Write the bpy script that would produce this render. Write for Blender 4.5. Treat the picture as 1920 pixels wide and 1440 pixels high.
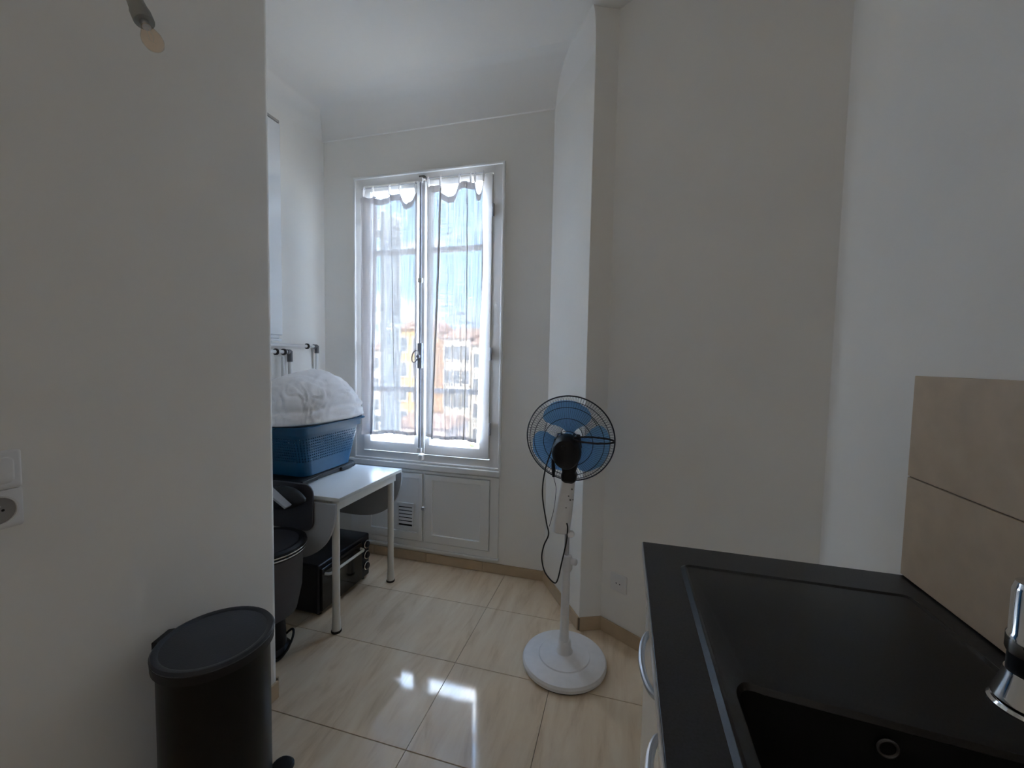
import bpy, bmesh, math, random
from mathutils import Vector, Matrix, noise
random.seed(7)
PI = math.pi
scene = bpy.context.scene
col = scene.collection
for o in list(bpy.data.objects):
    bpy.data.objects.remove(o)

# ------------------------------------------------------------------ camera
cam_d = bpy.data.cameras.new('camera')
cam = bpy.data.objects.new('camera', cam_d)
col.objects.link(cam)
cam_d.sensor_fit = 'HORIZONTAL'
cam_d.sensor_width = 36.0
cam_d.lens = 14.407
cam_d.clip_start = 0.02
cam_d.clip_end = 2000
yaw, pitch, roll = math.radians(15.367), math.radians(3.282), math.radians(1.074)
right = Vector((math.cos(yaw), math.sin(yaw), 0))
fwd = Vector((-math.sin(yaw), math.cos(yaw), 0))
f2 = fwd * math.cos(pitch) + Vector((0, 0, -math.sin(pitch)))
up = right.cross(f2)
r2 = right * math.cos(roll) + up * math.sin(roll)
u2 = -right * math.sin(roll) + up * math.cos(roll)
M = Matrix.Identity(4)
for i in range(3):
    M[i][0], M[i][1], M[i][2] = r2[i], u2[i], -f2[i]
M[2][3] = 1.42
cam.matrix_world = M
scene.camera = cam

# ------------------------------------------------------------------ view
scene.view_settings.view_transform = 'Standard'
scene.view_settings.look = 'None'
scene.view_settings.gamma = 1.0
scene.view_settings.use_curve_mapping = False
scene.view_settings.exposure = 0.92
scene.cycles.max_bounces = 14
scene.cycles.diffuse_bounces = 9
scene.cycles.transparent_max_bounces = 16
scene.cycles.sample_clamp_indirect = 40

# ------------------------------------------------------------------ sky
SKY = 12.5
world = bpy.data.worlds.new('world')
scene.world = world
world.use_nodes = True
nt = world.node_tree
nt.nodes.clear()
wo = nt.nodes.new('ShaderNodeOutputWorld')
bg = nt.nodes.new('ShaderNodeBackground')
tc = nt.nodes.new('ShaderNodeTexCoord')
sx = nt.nodes.new('ShaderNodeSeparateXYZ')
rp = nt.nodes.new('ShaderNodeValToRGB')
cr = rp.color_ramp
cr.elements[0].position = 0.0
cr.elements[0].color = (0.78, 0.88, 1.0, 1)
cr.elements[1].position = 0.75
cr.elements[1].color = (0.26, 0.46, 0.82, 1)
e = cr.elements.new(0.16)
e.color = (0.36, 0.60, 0.92, 1)
mp = nt.nodes.new('ShaderNodeMapping')
mp.inputs['Scale'].default_value = (1.0, 1.0, 2.6)
ns = nt.nodes.new('ShaderNodeTexNoise')
ns.inputs['Scale'].default_value = 3.2
ns.inputs['Detail'].default_value = 8
ns.inputs['Roughness'].default_value = 0.62
cl = nt.nodes.new('ShaderNodeValToRGB')
cl.color_ramp.elements[0].position = 0.50
cl.color_ramp.elements[1].position = 0.66
mx = nt.nodes.new('ShaderNodeMix')
mx.data_type = 'RGBA'
L = nt.links.new
L(tc.outputs['Generated'], sx.inputs[0])
L(sx.outputs['Z'], rp.inputs['Fac'])
L(tc.outputs['Generated'], mp.inputs['Vector'])
L(mp.outputs[0], ns.inputs['Vector'])
L(ns.outputs['Fac'], cl.inputs['Fac'])
L(cl.outputs['Color'], mx.inputs[0])
L(rp.outputs['Color'], mx.inputs[6])
mx.inputs[7].default_value = (1.15, 1.10, 1.04, 1)
L(mx.outputs[2], bg.inputs['Color'])
bg.inputs['Strength'].default_value = SKY
L(bg.outputs[0], wo.inputs['Surface'])

# ------------------------------------------------------------------ sun on the town (comes from behind the house)
sun_d = bpy.data.lights.new('sun', 'SUN')
sun_d.energy = 38.0
sun_d.angle = math.radians(0.6)
sun_d.color = (1.0, 0.93, 0.82)
sun = bpy.data.objects.new('sun', sun_d)
col.objects.link(sun)
sun.rotation_euler = Vector((-0.35, 1.0, -0.8)).to_track_quat('-Z', 'Y').to_euler()
sun.location = (5, -10, 20)

# added soft fill for the near walls, out of view behind the camera
fl_d = bpy.data.lights.new('back_fill_light', 'AREA')
fl_d.shape = 'RECTANGLE'
fl_d.size = 1.9
fl_d.size_y = 2.5
fl_d.energy = 0.9
fl_d.color = (1.0, 0.92, 0.83)
fl = bpy.data.objects.new('back_fill_light', fl_d)
col.objects.link(fl)
fl.location = (-0.33, -2.28, 1.45)
fl.rotation_euler = Vector((0, 1, 0)).to_track_quat('-Z', 'Y').to_euler()

# second added fill: unseen panel facing down, lifts the floor brightness
cl_d = bpy.data.lights.new('overhead_fill_light', 'AREA')
cl_d.shape = 'RECTANGLE'
cl_d.size = 1.2
cl_d.size_y = 1.2
cl_d.energy = 0.6
cl_d.color = (1.0, 0.92, 0.83)
clo = bpy.data.objects.new('overhead_fill_light', cl_d)
col.objects.link(clo)
clo.location = (-0.35, -0.75, 3.12)

# sampling portal in the window opening: gives off no light of its own
po_d = bpy.data.lights.new('window_portal', 'AREA')
po_d.shape = 'RECTANGLE'
po_d.size = 0.98
po_d.size_y = 1.88
po_d.cycles.is_portal = True
po = bpy.data.objects.new('window_portal', po_d)
col.objects.link(po)
po.location = (-1.315, 2.64, 1.685)
po.rotation_euler = Vector((0, -1, 0)).to_track_quat('-Z', 'Y').to_euler()

# ------------------------------------------------------------------ materials
def new_mat(name):
    m = bpy.data.materials.new(name)
    m.use_nodes = True
    nt = m.node_tree
    return m, nt, nt.nodes['Principled BSDF']

def mat(name, color, rough=0.5, metal=0.0, var=0.0, vscale=4.0, bump=0.0, bscale=60.0, stretch=(1, 1, 1), coat=0.0, spec=None, ior=None):
    m, nt, p = new_mat(name)
    p.inputs['Base Color'].default_value = (*color, 1)
    p.inputs['Roughness'].default_value = rough
    p.inputs['Metallic'].default_value = metal
    if coat:
        p.inputs['Coat Weight'].default_value = coat
        p.inputs['Coat Roughness'].default_value = 0.08
    if spec is not None:
        p.inputs['Specular IOR Level'].default_value = spec
    tc = nt.nodes.new('ShaderNodeTexCoord')
    mp = nt.nodes.new('ShaderNodeMapping')
    mp.inputs['Scale'].default_value = stretch
    nt.links.new(tc.outputs['Object'], mp.inputs['Vector'])
    if var:
        n = nt.nodes.new('ShaderNodeTexNoise')
        n.inputs['Scale'].default_value = vscale
        n.inputs['Detail'].default_value = 6
        nt.links.new(mp.outputs[0], n.inputs['Vector'])
        r = nt.nodes.new('ShaderNodeValToRGB')
        r.color_ramp.elements[0].position = 0.3
        r.color_ramp.elements[1].position = 0.7
        r.color_ramp.elements[0].color = (*[max(0, c * (1 - var)) for c in color], 1)
        r.color_ramp.elements[1].color = (*[min(1, c * (1 + var)) for c in color], 1)
        nt.links.new(n.outputs['Fac'], r.inputs['Fac'])
        nt.links.new(r.outputs['Color'], p.inputs['Base Color'])
    if bump:
        b = nt.nodes.new('ShaderNodeBump')
        b.inputs['Strength'].default_value = bump
        b.inputs['Distance'].default_value = 0.004
        n2 = nt.nodes.new('ShaderNodeTexNoise')
        n2.inputs['Scale'].default_value = bscale
        n2.inputs['Detail'].default_value = 4
        nt.links.new(mp.outputs[0], n2.inputs['Vector'])
        nt.links.new(n2.outputs['Fac'], b.inputs['Height'])
        nt.links.new(b.outputs['Normal'], p.inputs['Normal'])
    return m

WALL = mat('wall_paint', (0.88, 0.862, 0.825), 0.75, var=0.015, vscale=3, bump=0.25, bscale=14)
CEIL = mat('ceiling_paint', (0.90, 0.885, 0.86), 0.8, bump=0.2, bscale=10)
WOOD_W = mat('white_gloss_paint', (0.86, 0.855, 0.84), 0.38, bump=0.15, bscale=25)
LAM = mat('white_laminate', (0.80, 0.82, 0.84), 0.22)
LAMEDGE = mat('laminate_edge', (0.62, 0.61, 0.57), 0.5)
LAMDARK = mat('laminate_under', (0.36, 0.35, 0.35), 0.6)
WMETAL = mat('white_enamel', (0.72, 0.70, 0.64), 0.35)
PLASTW = mat('white_plastic', (0.78, 0.77, 0.76), 0.35)
FANW = mat('fan_white_plastic', (0.84, 0.83, 0.83), 0.42, var=0.03, vscale=30)
GLOSSW = mat('glossy_white_front', (0.80, 0.79, 0.77), 0.12)
BLACKP = mat('black_plastic', (0.007, 0.007, 0.009), 0.42, spec=0.35)
LIDP = mat('bin_lid_plastic', (0.022, 0.026, 0.038), 0.30, bump=0.1, bscale=200)
BINB = mat('bin_body_steel', (0.004, 0.0036, 0.0036), 0.34, spec=0.25)
BLACKM = mat('black_matt', (0.010, 0.010, 0.012), 0.6)
OVENB = mat('oven_black_enamel', (0.012, 0.013, 0.018), 0.3)
OVENG = mat('oven_door_glass', (0.012, 0.010, 0.009), 0.08)
RUBBER = mat('dark_rubber', (0.02, 0.015, 0.012), 0.7)
CHROME = mat('chrome', (0.80, 0.80, 0.80), 0.08, metal=1.0)
STEEL = mat('brushed_steel', (0.60, 0.62, 0.66), 0.28, metal=1.0)
HANDLE = mat('satin_grey_handle', (0.52, 0.55, 0.60), 0.35, metal=0.6)
CREMONE = mat('grey_painted_bolt', (0.36, 0.37, 0.41), 0.45)
BLUE = mat('blue_basket_plastic', (0.001, 0.072, 0.165), 0.38, var=0.05, vscale=20)
LINEN = mat('white_cotton', (0.90, 0.89, 0.90), 0.9, bump=0.2, bscale=90)
GREYBAG = mat('dark_grey_plastic', (0.075, 0.07, 0.08), 0.5, var=0.12, vscale=9)
GREYLID = mat('charcoal_plastic', (0.05, 0.047, 0.055), 0.45)
BOARD = mat('pale_grey_board', (0.34, 0.33, 0.33), 0.6)
GRANITE = mat('black_worktop', (0.020, 0.020, 0.024), 0.36, var=0.35, vscale=260)
SINKM = mat('black_composite', (0.010, 0.010, 0.012), 0.33, var=0.3, vscale=300)
SINKIN = mat('black_composite_bowl', (0.008, 0.008, 0.009), 0.5, var=0.3, vscale=300)
GROUT = mat('grout', (0.22, 0.17, 0.12), 0.9)
BGROUT = mat('backsplash_grout', (0.20, 0.155, 0.12), 0.9)
PIPE = mat('white_painted_pipe', (0.78, 0.77, 0.76), 0.4)
BRASSD = mat('dull_grey_fitting', (0.16, 0.155, 0.16), 0.45, metal=0.5)
HOLE = mat('dark_hole', (0.006, 0.006, 0.006), 0.9)
TILEW = mat('backsplash_ceramic', (0.56, 0.435, 0.31), 0.45, var=0.08, vscale=14)
SKIRT = mat('skirting_ceramic', (0.56, 0.43, 0.29), 0.4, var=0.08, vscale=9)
CABLE = mat('black_cable', (0.006, 0.006, 0.007), 0.5)
WIRE = mat('dark_wire', (0.03, 0.035, 0.05), 0.35, metal=0.4)

def tile_mat():
    m, nt, p = new_mat('floor_ceramic')
    p.inputs['Roughness'].default_value = 0.07
    tc = nt.nodes.new('ShaderNodeTexCoord')
    mp = nt.nodes.new('ShaderNodeMapping')
    mp.inputs['Rotation'].default_value = (0, 0, math.radians(8))
    mp.inputs['Scale'].default_value = (7.0, 1.3, 1.0)
    n = nt.nodes.new('ShaderNodeTexNoise')
    n.inputs['Scale'].default_value = 2.0
    n.inputs['Detail'].default_value = 9
    n.inputs['Roughness'].default_value = 0.62
    n.inputs['Distortion'].default_value = 0.6
    r = nt.nodes.new('ShaderNodeValToRGB')
    r.color_ramp.elements[0].position = 0.28
    r.color_ramp.elements[0].color = (0.62, 0.47, 0.32, 1)
    r.color_ramp.elements[1].position = 0.68
    r.color_ramp.elements[1].color = (0.84, 0.71, 0.54, 1)
    e = r.color_ramp.elements.new(0.46)
    e.color = (0.77, 0.62, 0.45, 1)
    nt.links.new(tc.outputs['Object'], mp.inputs['Vector'])
    nt.links.new(mp.outputs[0], n.inputs['Vector'])
    nt.links.new(n.outputs['Fac'], r.inputs['Fac'])
    nt.links.new(r.outputs['Color'], p.inputs['Base Color'])
    return m
TILE = tile_mat()

def fabric_mat(name, see, color, trans=0.55):
    m = bpy.data.materials.new(name)
    m.use_nodes = True
    nt = m.node_tree
    nt.nodes.clear()
    N = nt.nodes.new
    out = N('ShaderNodeOutputMaterial')
    tr = N('ShaderNodeBsdfTransparent')
    tl = N('ShaderNodeBsdfTranslucent')
    df = N('ShaderNodeBsdfDiffuse')
    tl.inputs[0].default_value = (*color, 1)
    df.inputs[0].default_value = (*color, 1)
    m1, m2 = N('ShaderNodeMixShader'), N('ShaderNodeMixShader')
    m1.inputs[0].default_value = 1 - trans
    tc = N('ShaderNodeTexCoord')
    w = []
    for sc, k in (((190, 1, 5), 1.0), ((6, 1, 190), 1.0)):
        mp = N('ShaderNodeMapping')
        mp.inputs['Scale'].default_value = sc
        n = N('ShaderNodeTexNoise')
        n.inputs['Scale'].default_value = 1.0
        n.inputs['Detail'].default_value = 2
        nt.links.new(tc.outputs['Object'], mp.inputs['Vector'])
        nt.links.new(mp.outputs[0], n.inputs['Vector'])
        w.append(n)
    ad = N('ShaderNodeMath'); ad.operation = 'MULTIPLY_ADD'
    nt.links.new(w[0].outputs['Fac'], ad.inputs[0])
    ad.inputs[1].default_value = 1.6
    nt.links.new(w[1].outputs['Fac'], ad.inputs[2])
    mr = N('ShaderNodeMapRange')
    mr.inputs['From Min'].default_value = 0.9
    mr.inputs['From Max'].default_value = 1.7
    mr.inputs['To Min'].default_value = see * 0.12
    mr.inputs['To Max'].default_value = see * 2.3
    nt.links.new(ad.outputs[0], mr.inputs['Value'])
    nt.links.new(mr.outputs[0], m2.inputs[0])
    nt.links.new(tl.outputs[0], m1.inputs[1])
    nt.links.new(df.outputs[0], m1.inputs[2])
    nt.links.new(m1.outputs[0], m2.inputs[1])
    nt.links.new(tr.outputs[0], m2.inputs[2])
    nt.links.new(m2.outputs[0], out.inputs['Surface'])
    return m
SHEER = fabric_mat('sheer_linen', 0.043, (0.86, 0.83, 0.84), 0.024)
HEM = fabric_mat('doubled_linen_hem', 0.025, (0.87, 0.85, 0.86), 0.15)

def glass_mat(name, tint=(1, 1, 1), refl=0.10):
    m = bpy.data.materials.new(name)
    m.use_nodes = True
    nt = m.node_tree
    nt.nodes.clear()
    N = nt.nodes.new
    out, tr, gl, mx, lw = N('ShaderNodeOutputMaterial'), N('ShaderNodeBsdfTransparent'), N('ShaderNodeBsdfGlossy'), N('ShaderNodeMixShader'), N('ShaderNodeLayerWeight')
    tr.inputs[0].default_value = (*tint, 1)
    gl.inputs['Roughness'].default_value = 0.02
    pw, ma = N('ShaderNodeMath'), N('ShaderNodeMath')
    pw.operation = 'POWER'; pw.inputs[1].default_value = 5.0
    ma.operation = 'MULTIPLY_ADD'; ma.inputs[1].default_value = 0.8; ma.inputs[2].default_value = 0.04
    nt.links.new(lw.outputs['Facing'], pw.inputs[0])
    nt.links.new(pw.outputs[0], ma.inputs[0])
    nt.links.new(ma.outputs[0], mx.inputs[0])
    nt.links.new(tr.outputs[0], mx.inputs[1])
    nt.links.new(gl.outputs[0], mx.inputs[2])
    nt.links.new(mx.outputs[0], out.inputs['Surface'])
    return m
GLASS = glass_mat('window_glass', (0.97, 0.985, 0.98))
BULBG = glass_mat('bulb_amber_glass', (0.97, 0.88, 0.78))

def blade_mat():
    m, nt, p = new_mat('translucent_blue_plastic')
    p.inputs['Base Color'].default_value = (0.32, 0.58, 0.84, 1)
    p.inputs['Roughness'].default_value = 0.3
    tl = nt.nodes.new('ShaderNodeBsdfTranslucent')
    tl.inputs[0].default_value = (0.45, 0.72, 0.95, 1)
    tr = nt.nodes.new('ShaderNodeBsdfTransparent')
    tr.inputs[0].default_value = (0.48, 0.68, 0.94, 1)
    a, b = nt.nodes.new('ShaderNodeMixShader'), nt.nodes.new('ShaderNodeMixShader')
    a.inputs[0].default_value = 0.40
    b.inputs[0].default_value = 0.26
    nt.links.new(p.outputs[0], a.inputs[1])
    nt.links.new(tl.outputs[0], a.inputs[2])
    nt.links.new(a.outputs[0], b.inputs[1])
    nt.links.new(tr.outputs[0], b.inputs[2])
    nt.links.new(b.outputs[0], nt.nodes['Material Output'].inputs['Surface'])
    return m
BLADE = blade_mat()

# ------------------------------------------------------------------ mesh builder
class MB:
    def __init__(s):
        s.v, s.f = [], []
    def add(s, vs, fs):
        o = len(s.v)
        s.v += [tuple(v) for v in vs]
        s.f += [tuple(i + o for i in f) for f in fs]
        return s
    def box(s, x0, x1, y0, y1, z0, z1):
        v = [(x0, y0, z0), (x1, y0, z0), (x1, y1, z0), (x0, y1, z0), (x0, y0, z1), (x1, y0, z1), (x1, y1, z1), (x0, y1, z1)]
        return s.add(v, [(0, 3, 2, 1), (4, 5, 6, 7), (0, 1, 5, 4), (1, 2, 6, 5), (2, 3, 7, 6), (3, 0, 4, 7)])
    def prism(s, poly, z0, z1):
        n = len(poly)
        v = [(x, y, z0) for x, y in poly] + [(x, y, z1) for x, y in poly]
        return s.add(v, [tuple(range(n))[::-1], tuple(range(n, 2 * n))] + [(i, (i + 1) % n, n + (i + 1) % n, n + i) for i in range(n)])
    def loops(s, ls, cap0=True, cap1=True, closed=False):
        n = len(ls[0])
        v = [p for l in ls for p in l]
        f = []
        m = len(ls)
        for k in range(m if closed else m - 1):
            a, b = k * n, ((k + 1) % m) * n
            f += [(a + i, a + (i + 1) % n, b + (i + 1) % n, b + i) for i in range(n)]
        if not closed:
            if cap0: f.append(tuple(range(n))[::-1])
            if cap1: f.append(tuple(range((m - 1) * n, m * n)))
        return s.add(v, f)
    def lathe(s, prof, c=(0, 0, 0), n=32, axis=(0, 0, 1), cap0=True, cap1=True, sq=(1, 1)):
        ax = Vector(axis).normalized()
        a = Vector((1, 0, 0)) if abs(ax.x) < 0.9 else Vector((0, 1, 0))
        p = ax.cross(a).normalized()
        q = ax.cross(p)
        if abs(ax.z) > 0.99:
            p, q = Vector((1, 0, 0)), Vector((0, 1, 0))
        c = Vector(c)
        ls = []
        for r, h in prof:
            r = max(r, 1e-5)
            ls.append([c + ax * h + (p * math.cos(2 * PI * i / n) * sq[0] + q * math.sin(2 * PI * i / n) * sq[1]) * r for i in range(n)])
        return s.loops(ls, cap0, cap1)
    def tube(s, pts, r, n=8, closed=False):
        pts = [Vector(p) for p in pts]
        m = len(pts)
        ls = []
        prev = None
        for i, p in enumerate(pts):
            if closed:
                t = (pts[(i + 1) % m] - pts[i - 1]).normalized()
            else:
                t = (pts[min(i + 1, m - 1)] - pts[max(i - 1, 0)]).normalized()
            if prev is None:
                a = Vector((0, 0, 1)) if abs(t.z) < 0.9 else Vector((1, 0, 0))
                prev = t.cross(a).normalized()
            u = (prev - t * prev.dot(t)).normalized()
            prev = u
            w = t.cross(u)
            rr = r[i] if isinstance(r, (list, tuple)) else r
            ls.append([p + (u * math.cos(2 * PI * k / n) + w * math.sin(2 * PI * k / n)) * rr for k in range(n)])
        return s.loops(ls, closed=closed)
    def grid_plate(s, xs, ys, skip, fn):
        """plate over grid lines xs, ys without the cells in skip(i,j); fn(x,y,side) gives the point, side 0/1"""
        nx, ny = len(xs), len(ys)
        v = [fn(x, y, k) for k in (0, 1) for y in ys for x in xs]
        idx = lambda i, j, k: k * nx * ny + j * nx + i
        f = []
        on = lambda i, j: 0 <= i < nx - 1 and 0 <= j < ny - 1 and not skip(i, j)
        for j in range(ny - 1):
            for i in range(nx - 1):
                if not on(i, j): continue
                f.append((idx(i, j, 1), idx(i + 1, j, 1), idx(i + 1, j + 1, 1), idx(i, j + 1, 1)))
                f.append((idx(i, j, 0), idx(i, j + 1, 0), idx(i + 1, j + 1, 0), idx(i + 1, j, 0)))
                if not on(i - 1, j): f.append((idx(i, j, 0), idx(i, j, 1), idx(i, j + 1, 1), idx(i, j + 1, 0)))
                if not on(i + 1, j): f.append((idx(i + 1, j, 0), idx(i + 1, j + 1, 0), idx(i + 1, j + 1, 1), idx(i + 1, j, 1)))
                if not on(i, j - 1): f.append((idx(i, j, 0), idx(i + 1, j, 0), idx(i + 1, j, 1), idx(i, j, 1)))
                if not on(i, j + 1): f.append((idx(i, j + 1, 0), idx(i, j + 1, 1), idx(i + 1, j + 1, 1), idx(i + 1, j + 1, 0)))
        return s.add(v, f)

def rr(cx, cy, hx, hy, r, n=5):
    """rounded rectangle, counter-clockwise"""
    out = []
    for sx, sy, a0 in ((1, 1, 0), (-1, 1, PI / 2), (-1, -1, PI), (1, -1, 1.5 * PI)):
        for k in range(n + 1):
            a = a0 + PI / 2 * k / n
            out.append((cx + sx * (hx - r) + r * math.cos(a), cy + sy * (hy - r) + r * math.sin(a)))
    return out

def smooth_path(pts, k=6):
    pts = [Vector(p) for p in pts]
    out = []
    for i in range(len(pts) - 1):
        p0, p1, p2, p3 = pts[max(i - 1, 0)], pts[i], pts[i + 1], pts[min(i + 2, len(pts) - 1)]
        for j in range(k):
            t = j / k
            out.append(0.5 * ((2 * p1) + (p2 - p0) * t + (2 * p0 - 5 * p1 + 4 * p2 - p3) * t * t + (3 * p1 - p0 - 3 * p2 + p3) * t ** 3))
    out.append(pts[-1])
    return out

ORIGIN = {}
def root_loc(o):
    while o.parent: o = o.parent
    return Vector(ORIGIN.get(o.name, o.location))

def obj(name, mb, m, parent=None, bevel=0.0, seg=2, smooth=True, sharp=35, origin=None, kind=None, label=None, recalc=True):
    me = bpy.data.meshes.new(name)
    vs = [Vector(v) for v in mb.v]
    if parent is not None:
        off = root_loc(parent)
    elif origin is not None:
        off = Vector(origin)
    else:
        xs, ys, zs = zip(*[tuple(v) for v in vs])
        off = Vector(((min(xs) + max(xs)) / 2, (min(ys) + max(ys)) / 2, min(zs)))
    me.from_pydata([v - off for v in vs], [], mb.f)
    if recalc:
        b = bmesh.new(); b.from_mesh(me)
        bmesh.ops.recalc_face_normals(b, faces=b.faces)
        b.to_mesh(me); b.free()
    me.materials.append(m)
    if smooth:
        me.polygons.foreach_set('use_smooth', [True] * len(me.polygons))
        me.set_sharp_from_angle(angle=math.radians(sharp))
    o = bpy.data.objects.new(name, me)
    col.objects.link(o)
    if parent is not None:
        o.parent = parent
    else:
        o.location = off
        ORIGIN[o.name] = off
    if bevel:
        md = o.modifiers.new('bevel', 'BEVEL')
        md.width = bevel; md.segments = seg; md.limit_method = 'ANGLE'; md.angle_limit = math.radians(40); md.harden_normals = True
    if kind: o['kind'] = kind
    if label: o['label'] = label
    return o

def thing(name, label, cat, loc, group=None):
    o = bpy.data.objects.new(name, None)
    col.objects.link(o)
    o.empty_display_size = 0.05
    o.location = loc
    ORIGIN[o.name] = Vector(loc)
    o['label'] = label; o['category'] = cat
    if group: o['group'] = group
    return o
def tag(o, label, cat, group=None):
    o['label'] = label; o['category'] = cat
    if group: o['group'] = group
    return o
def struct(name, mb, m, **k):
    return obj(name, mb, m, kind='structure', **k)

# ------------------------------------------------------------------ room shell
YW = 2.545            # inner face of the window wall
XA = -2.128           # left wall of the window recess
XL = -1.355           # near left wall
XR = 0.70             # right wall behind the sink
ZC = 3.15
YB = -2.3
# floor with its tiles
floor = struct('floor', MB().box(-2.4, 1.0, YB - 0.2, 2.75, -0.08, -0.004), GROUT)
PT = 0.4505
tile_meshes = {}
ky = 0
for iy in range(-8, 4):
    for ix in range(-4, 4):
        x0 = -0.722 + ix * PT
        y0 = 1.264 + (iy - 1) * PT
        x1, y1 = x0 + PT, y0 + PT
        if ix == -1: x0 -= PT          # a double-width tile
        if ix == -2: continue
        if x1 < -2.2 or x0 > 0.8 or y1 < YB or y0 > 2.6: continue
        if x1 < XL and y1 < 1.2: continue
        g = 0.0014
        dz = random.uniform(-0.0003, 0.0003)
        t = obj('tile', MB().box(x0 + g * 0.6, x1 - g * 0.6, y0 + g, y1 - g, -0.012, dz), TILE, floor, bevel=0.0012, seg=1)

ceiling = struct('ceiling', MB().box(-2.4, 1.0, YB - 0.2, 2.75, ZC, ZC + 0.15), CEIL)
struct('wall_left', MB().box(-2.35, XL, YB - 0.1, 1.332, 0, ZC), WALL, bevel=0.028, seg=6)
struct('wall_alcove', MB().box(XA - 0.25, XA, 1.30, 2.75, 0, ZC), WALL)
OX0, OX1, OZ0, OZ1 = -1.815, -0.812, 0.735, 2.625
mb = MB().grid_plate([-2.38, OX0, OX1, -0.40], [0, OZ0, OZ1, ZC], lambda i, j: (i, j) == (1, 1),
                     lambda x, z, k: (x, YW + (0.085 if k else 0), z))
struct('wall_window', mb, WALL)
struct('wall_pillar', MB().prism([(-0.462, YW), (-0.19, 2.118), (-0.078, 2.168), (0.15, 2.75), (-0.40, 2.75)], 0, ZC), WALL, bevel=0.004)
struct('wall_diagonal', MB().prism([(-0.09, 2.172), (XR, 1.69), (XR + 0.28, 1.75), (0.12, 2.6)], 0, ZC), WALL)
wall_r = struct('wall_right', MB().box(XR, XR + 0.25, YB, 1.78, 0, ZC), WALL)
struct('wall_back', MB().box(XL - 0.1, XR + 0.2, YB - 0.15, YB, 0, ZC), WALL)

# cove between the recess walls and the ceiling
cove_line = [((XA, 1.32), (XA, YW), 0.15, 0.0), ((XA, YW), (-0.462, YW), 0.24, 0.055), ((-0.462, YW), (-0.19, 2.118), 0.02, 0.0)]
def inner(l, o):
    (a, b, r, s0) = l
    o = s0 + (1 - s0) * o
    d = Vector((b[0] - a[0], b[1] - a[1])).normalized()
    nrm = Vector((d.y, -d.x))
    return Vector(a) + nrm * (o * r), d
def isect(p, d, q, e):
    den = d.x * e.y - d.y * e.x
    t = ((q.x - p.x) * e.y - (q.y - p.y) * e.x) / den
    return p + d * t
rows = []
NK = 10
for k in range(NK + 1):
    th = PI / 2 * k / NK
    o = 1 - math.cos(th)
    z = 2.945 + (ZC - 2.945) * math.sin(th)
    P = [inner(l, o) for l in cove_line]
    p0 = P[0][0]
    p1 = isect(P[0][0], P[0][1], P[1][0], P[1][1])
    p2 = isect(P[1][0], P[1][1], P[2][0], P[2][1])
    p3 = P[2][0] + P[2][1] * (Vector(cove_line[2][1]) - Vector(cove_line[2][0])).length
    rows.append([(p.x, p.y, z) for p in (p0, p1, p2, p3)])
mb = MB()
base = [(x, y, 2.945) for x, y in ((XA - 0.02, 1.32), (XA - 0.02, YW + 0.02), (-0.45, YW + 0.02), (-0.18, 2.125))]
topr = [(x, y, ZC + 0.01) for x, y, z in base]
ring = [base] + rows + [[(x, y, ZC + 0.01) for x, y, z in rows[-1]], topr]
for a in range(len(ring)):
    A, B = ring[a], ring[(a + 1) % len(ring)]
    for i in range(3):
        mb.add([A[i], A[i + 1], B[i + 1], B[i]], [(0, 1, 2, 3)])
for e in (0, 3):
    mb.add([r[e] for r in ring], [tuple(range(len(ring)))])
o = struct('trim_1', mb, CEIL)
b = bmesh.new(); b.from_mesh(o.data); bmesh.ops.remove_doubles(b, verts=b.verts, dist=1e-5); bmesh.ops.recalc_face_normals(b, faces=b.faces); b.to_mesh(o.data); b.free()
o.data.set_sharp_from_angle(angle=math.radians(50))

# skirting tiles
def skirt(name, a, b, h=0.072, t=0.011, piece=0.45):
    a, b = Vector(a), Vector(b)
    d = (b - a); Ln = d.length; d.normalize()
    n = Vector((d.y, -d.x))
    root = struct(name, MB().prism([a, b, b + n * t * 0.6, a + n * t * 0.6], 0.001, h - 0.003), GROUT)
    k = max(1, math.ceil(Ln / piece - 0.15))
    for i in range(k):
        p, q = a + d * (Ln * i / k + 0.0008), a + d * (Ln * (i + 1) / k - 0.0008)
        obj('skirting_tile', MB().prism([p, q, q + n * t, p + n * t], 0.0015, h), SKIRT, root, bevel=0.002)
skirt('baseboard_alcove', (XA, 1.32), (XA, YW))
skirt('baseboard_window', (XA, YW), (-0.462, YW), 0.066)
skirt('baseboard_pillar', (-0.462, YW), (-0.19, 2.118))
skirt('baseboard_pillar_end', (-0.19, 2.118), (-0.078, 2.168))
skirt('baseboard_diagonal', (-0.083, 2.168), (XR, 1.69))
skirt('baseboard_left', (XL, -2.2), (XL, 1.322))
skirt('baseboard_left_end', (XL - 0.01, 1.332), (XA, 1.332))

# ------------------------------------------------------------------ window
win = bpy.data.objects.new('window_1', None); col.objects.link(win)
win.location = (-1.315, YW, 0.72); ORIGIN['window_1'] = Vector(win.location)
win['kind'] = 'structure'
win['label'] = 'tall white two-leaf casement window with sheer curtains'
def rect_frame(x0, x1, z0, z1, w, y0, y1, wt=None, wb=None):
    wt = wt or w; wb = wb or w
    return MB().grid_plate([x0, x0 + w, x1 - w, x1], [z0, z0 + wb, z1 - wt, z1], lambda i, j: (i, j) == (1, 1),
                           lambda x, z, k: (x, y1 if k else y0, z))
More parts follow.
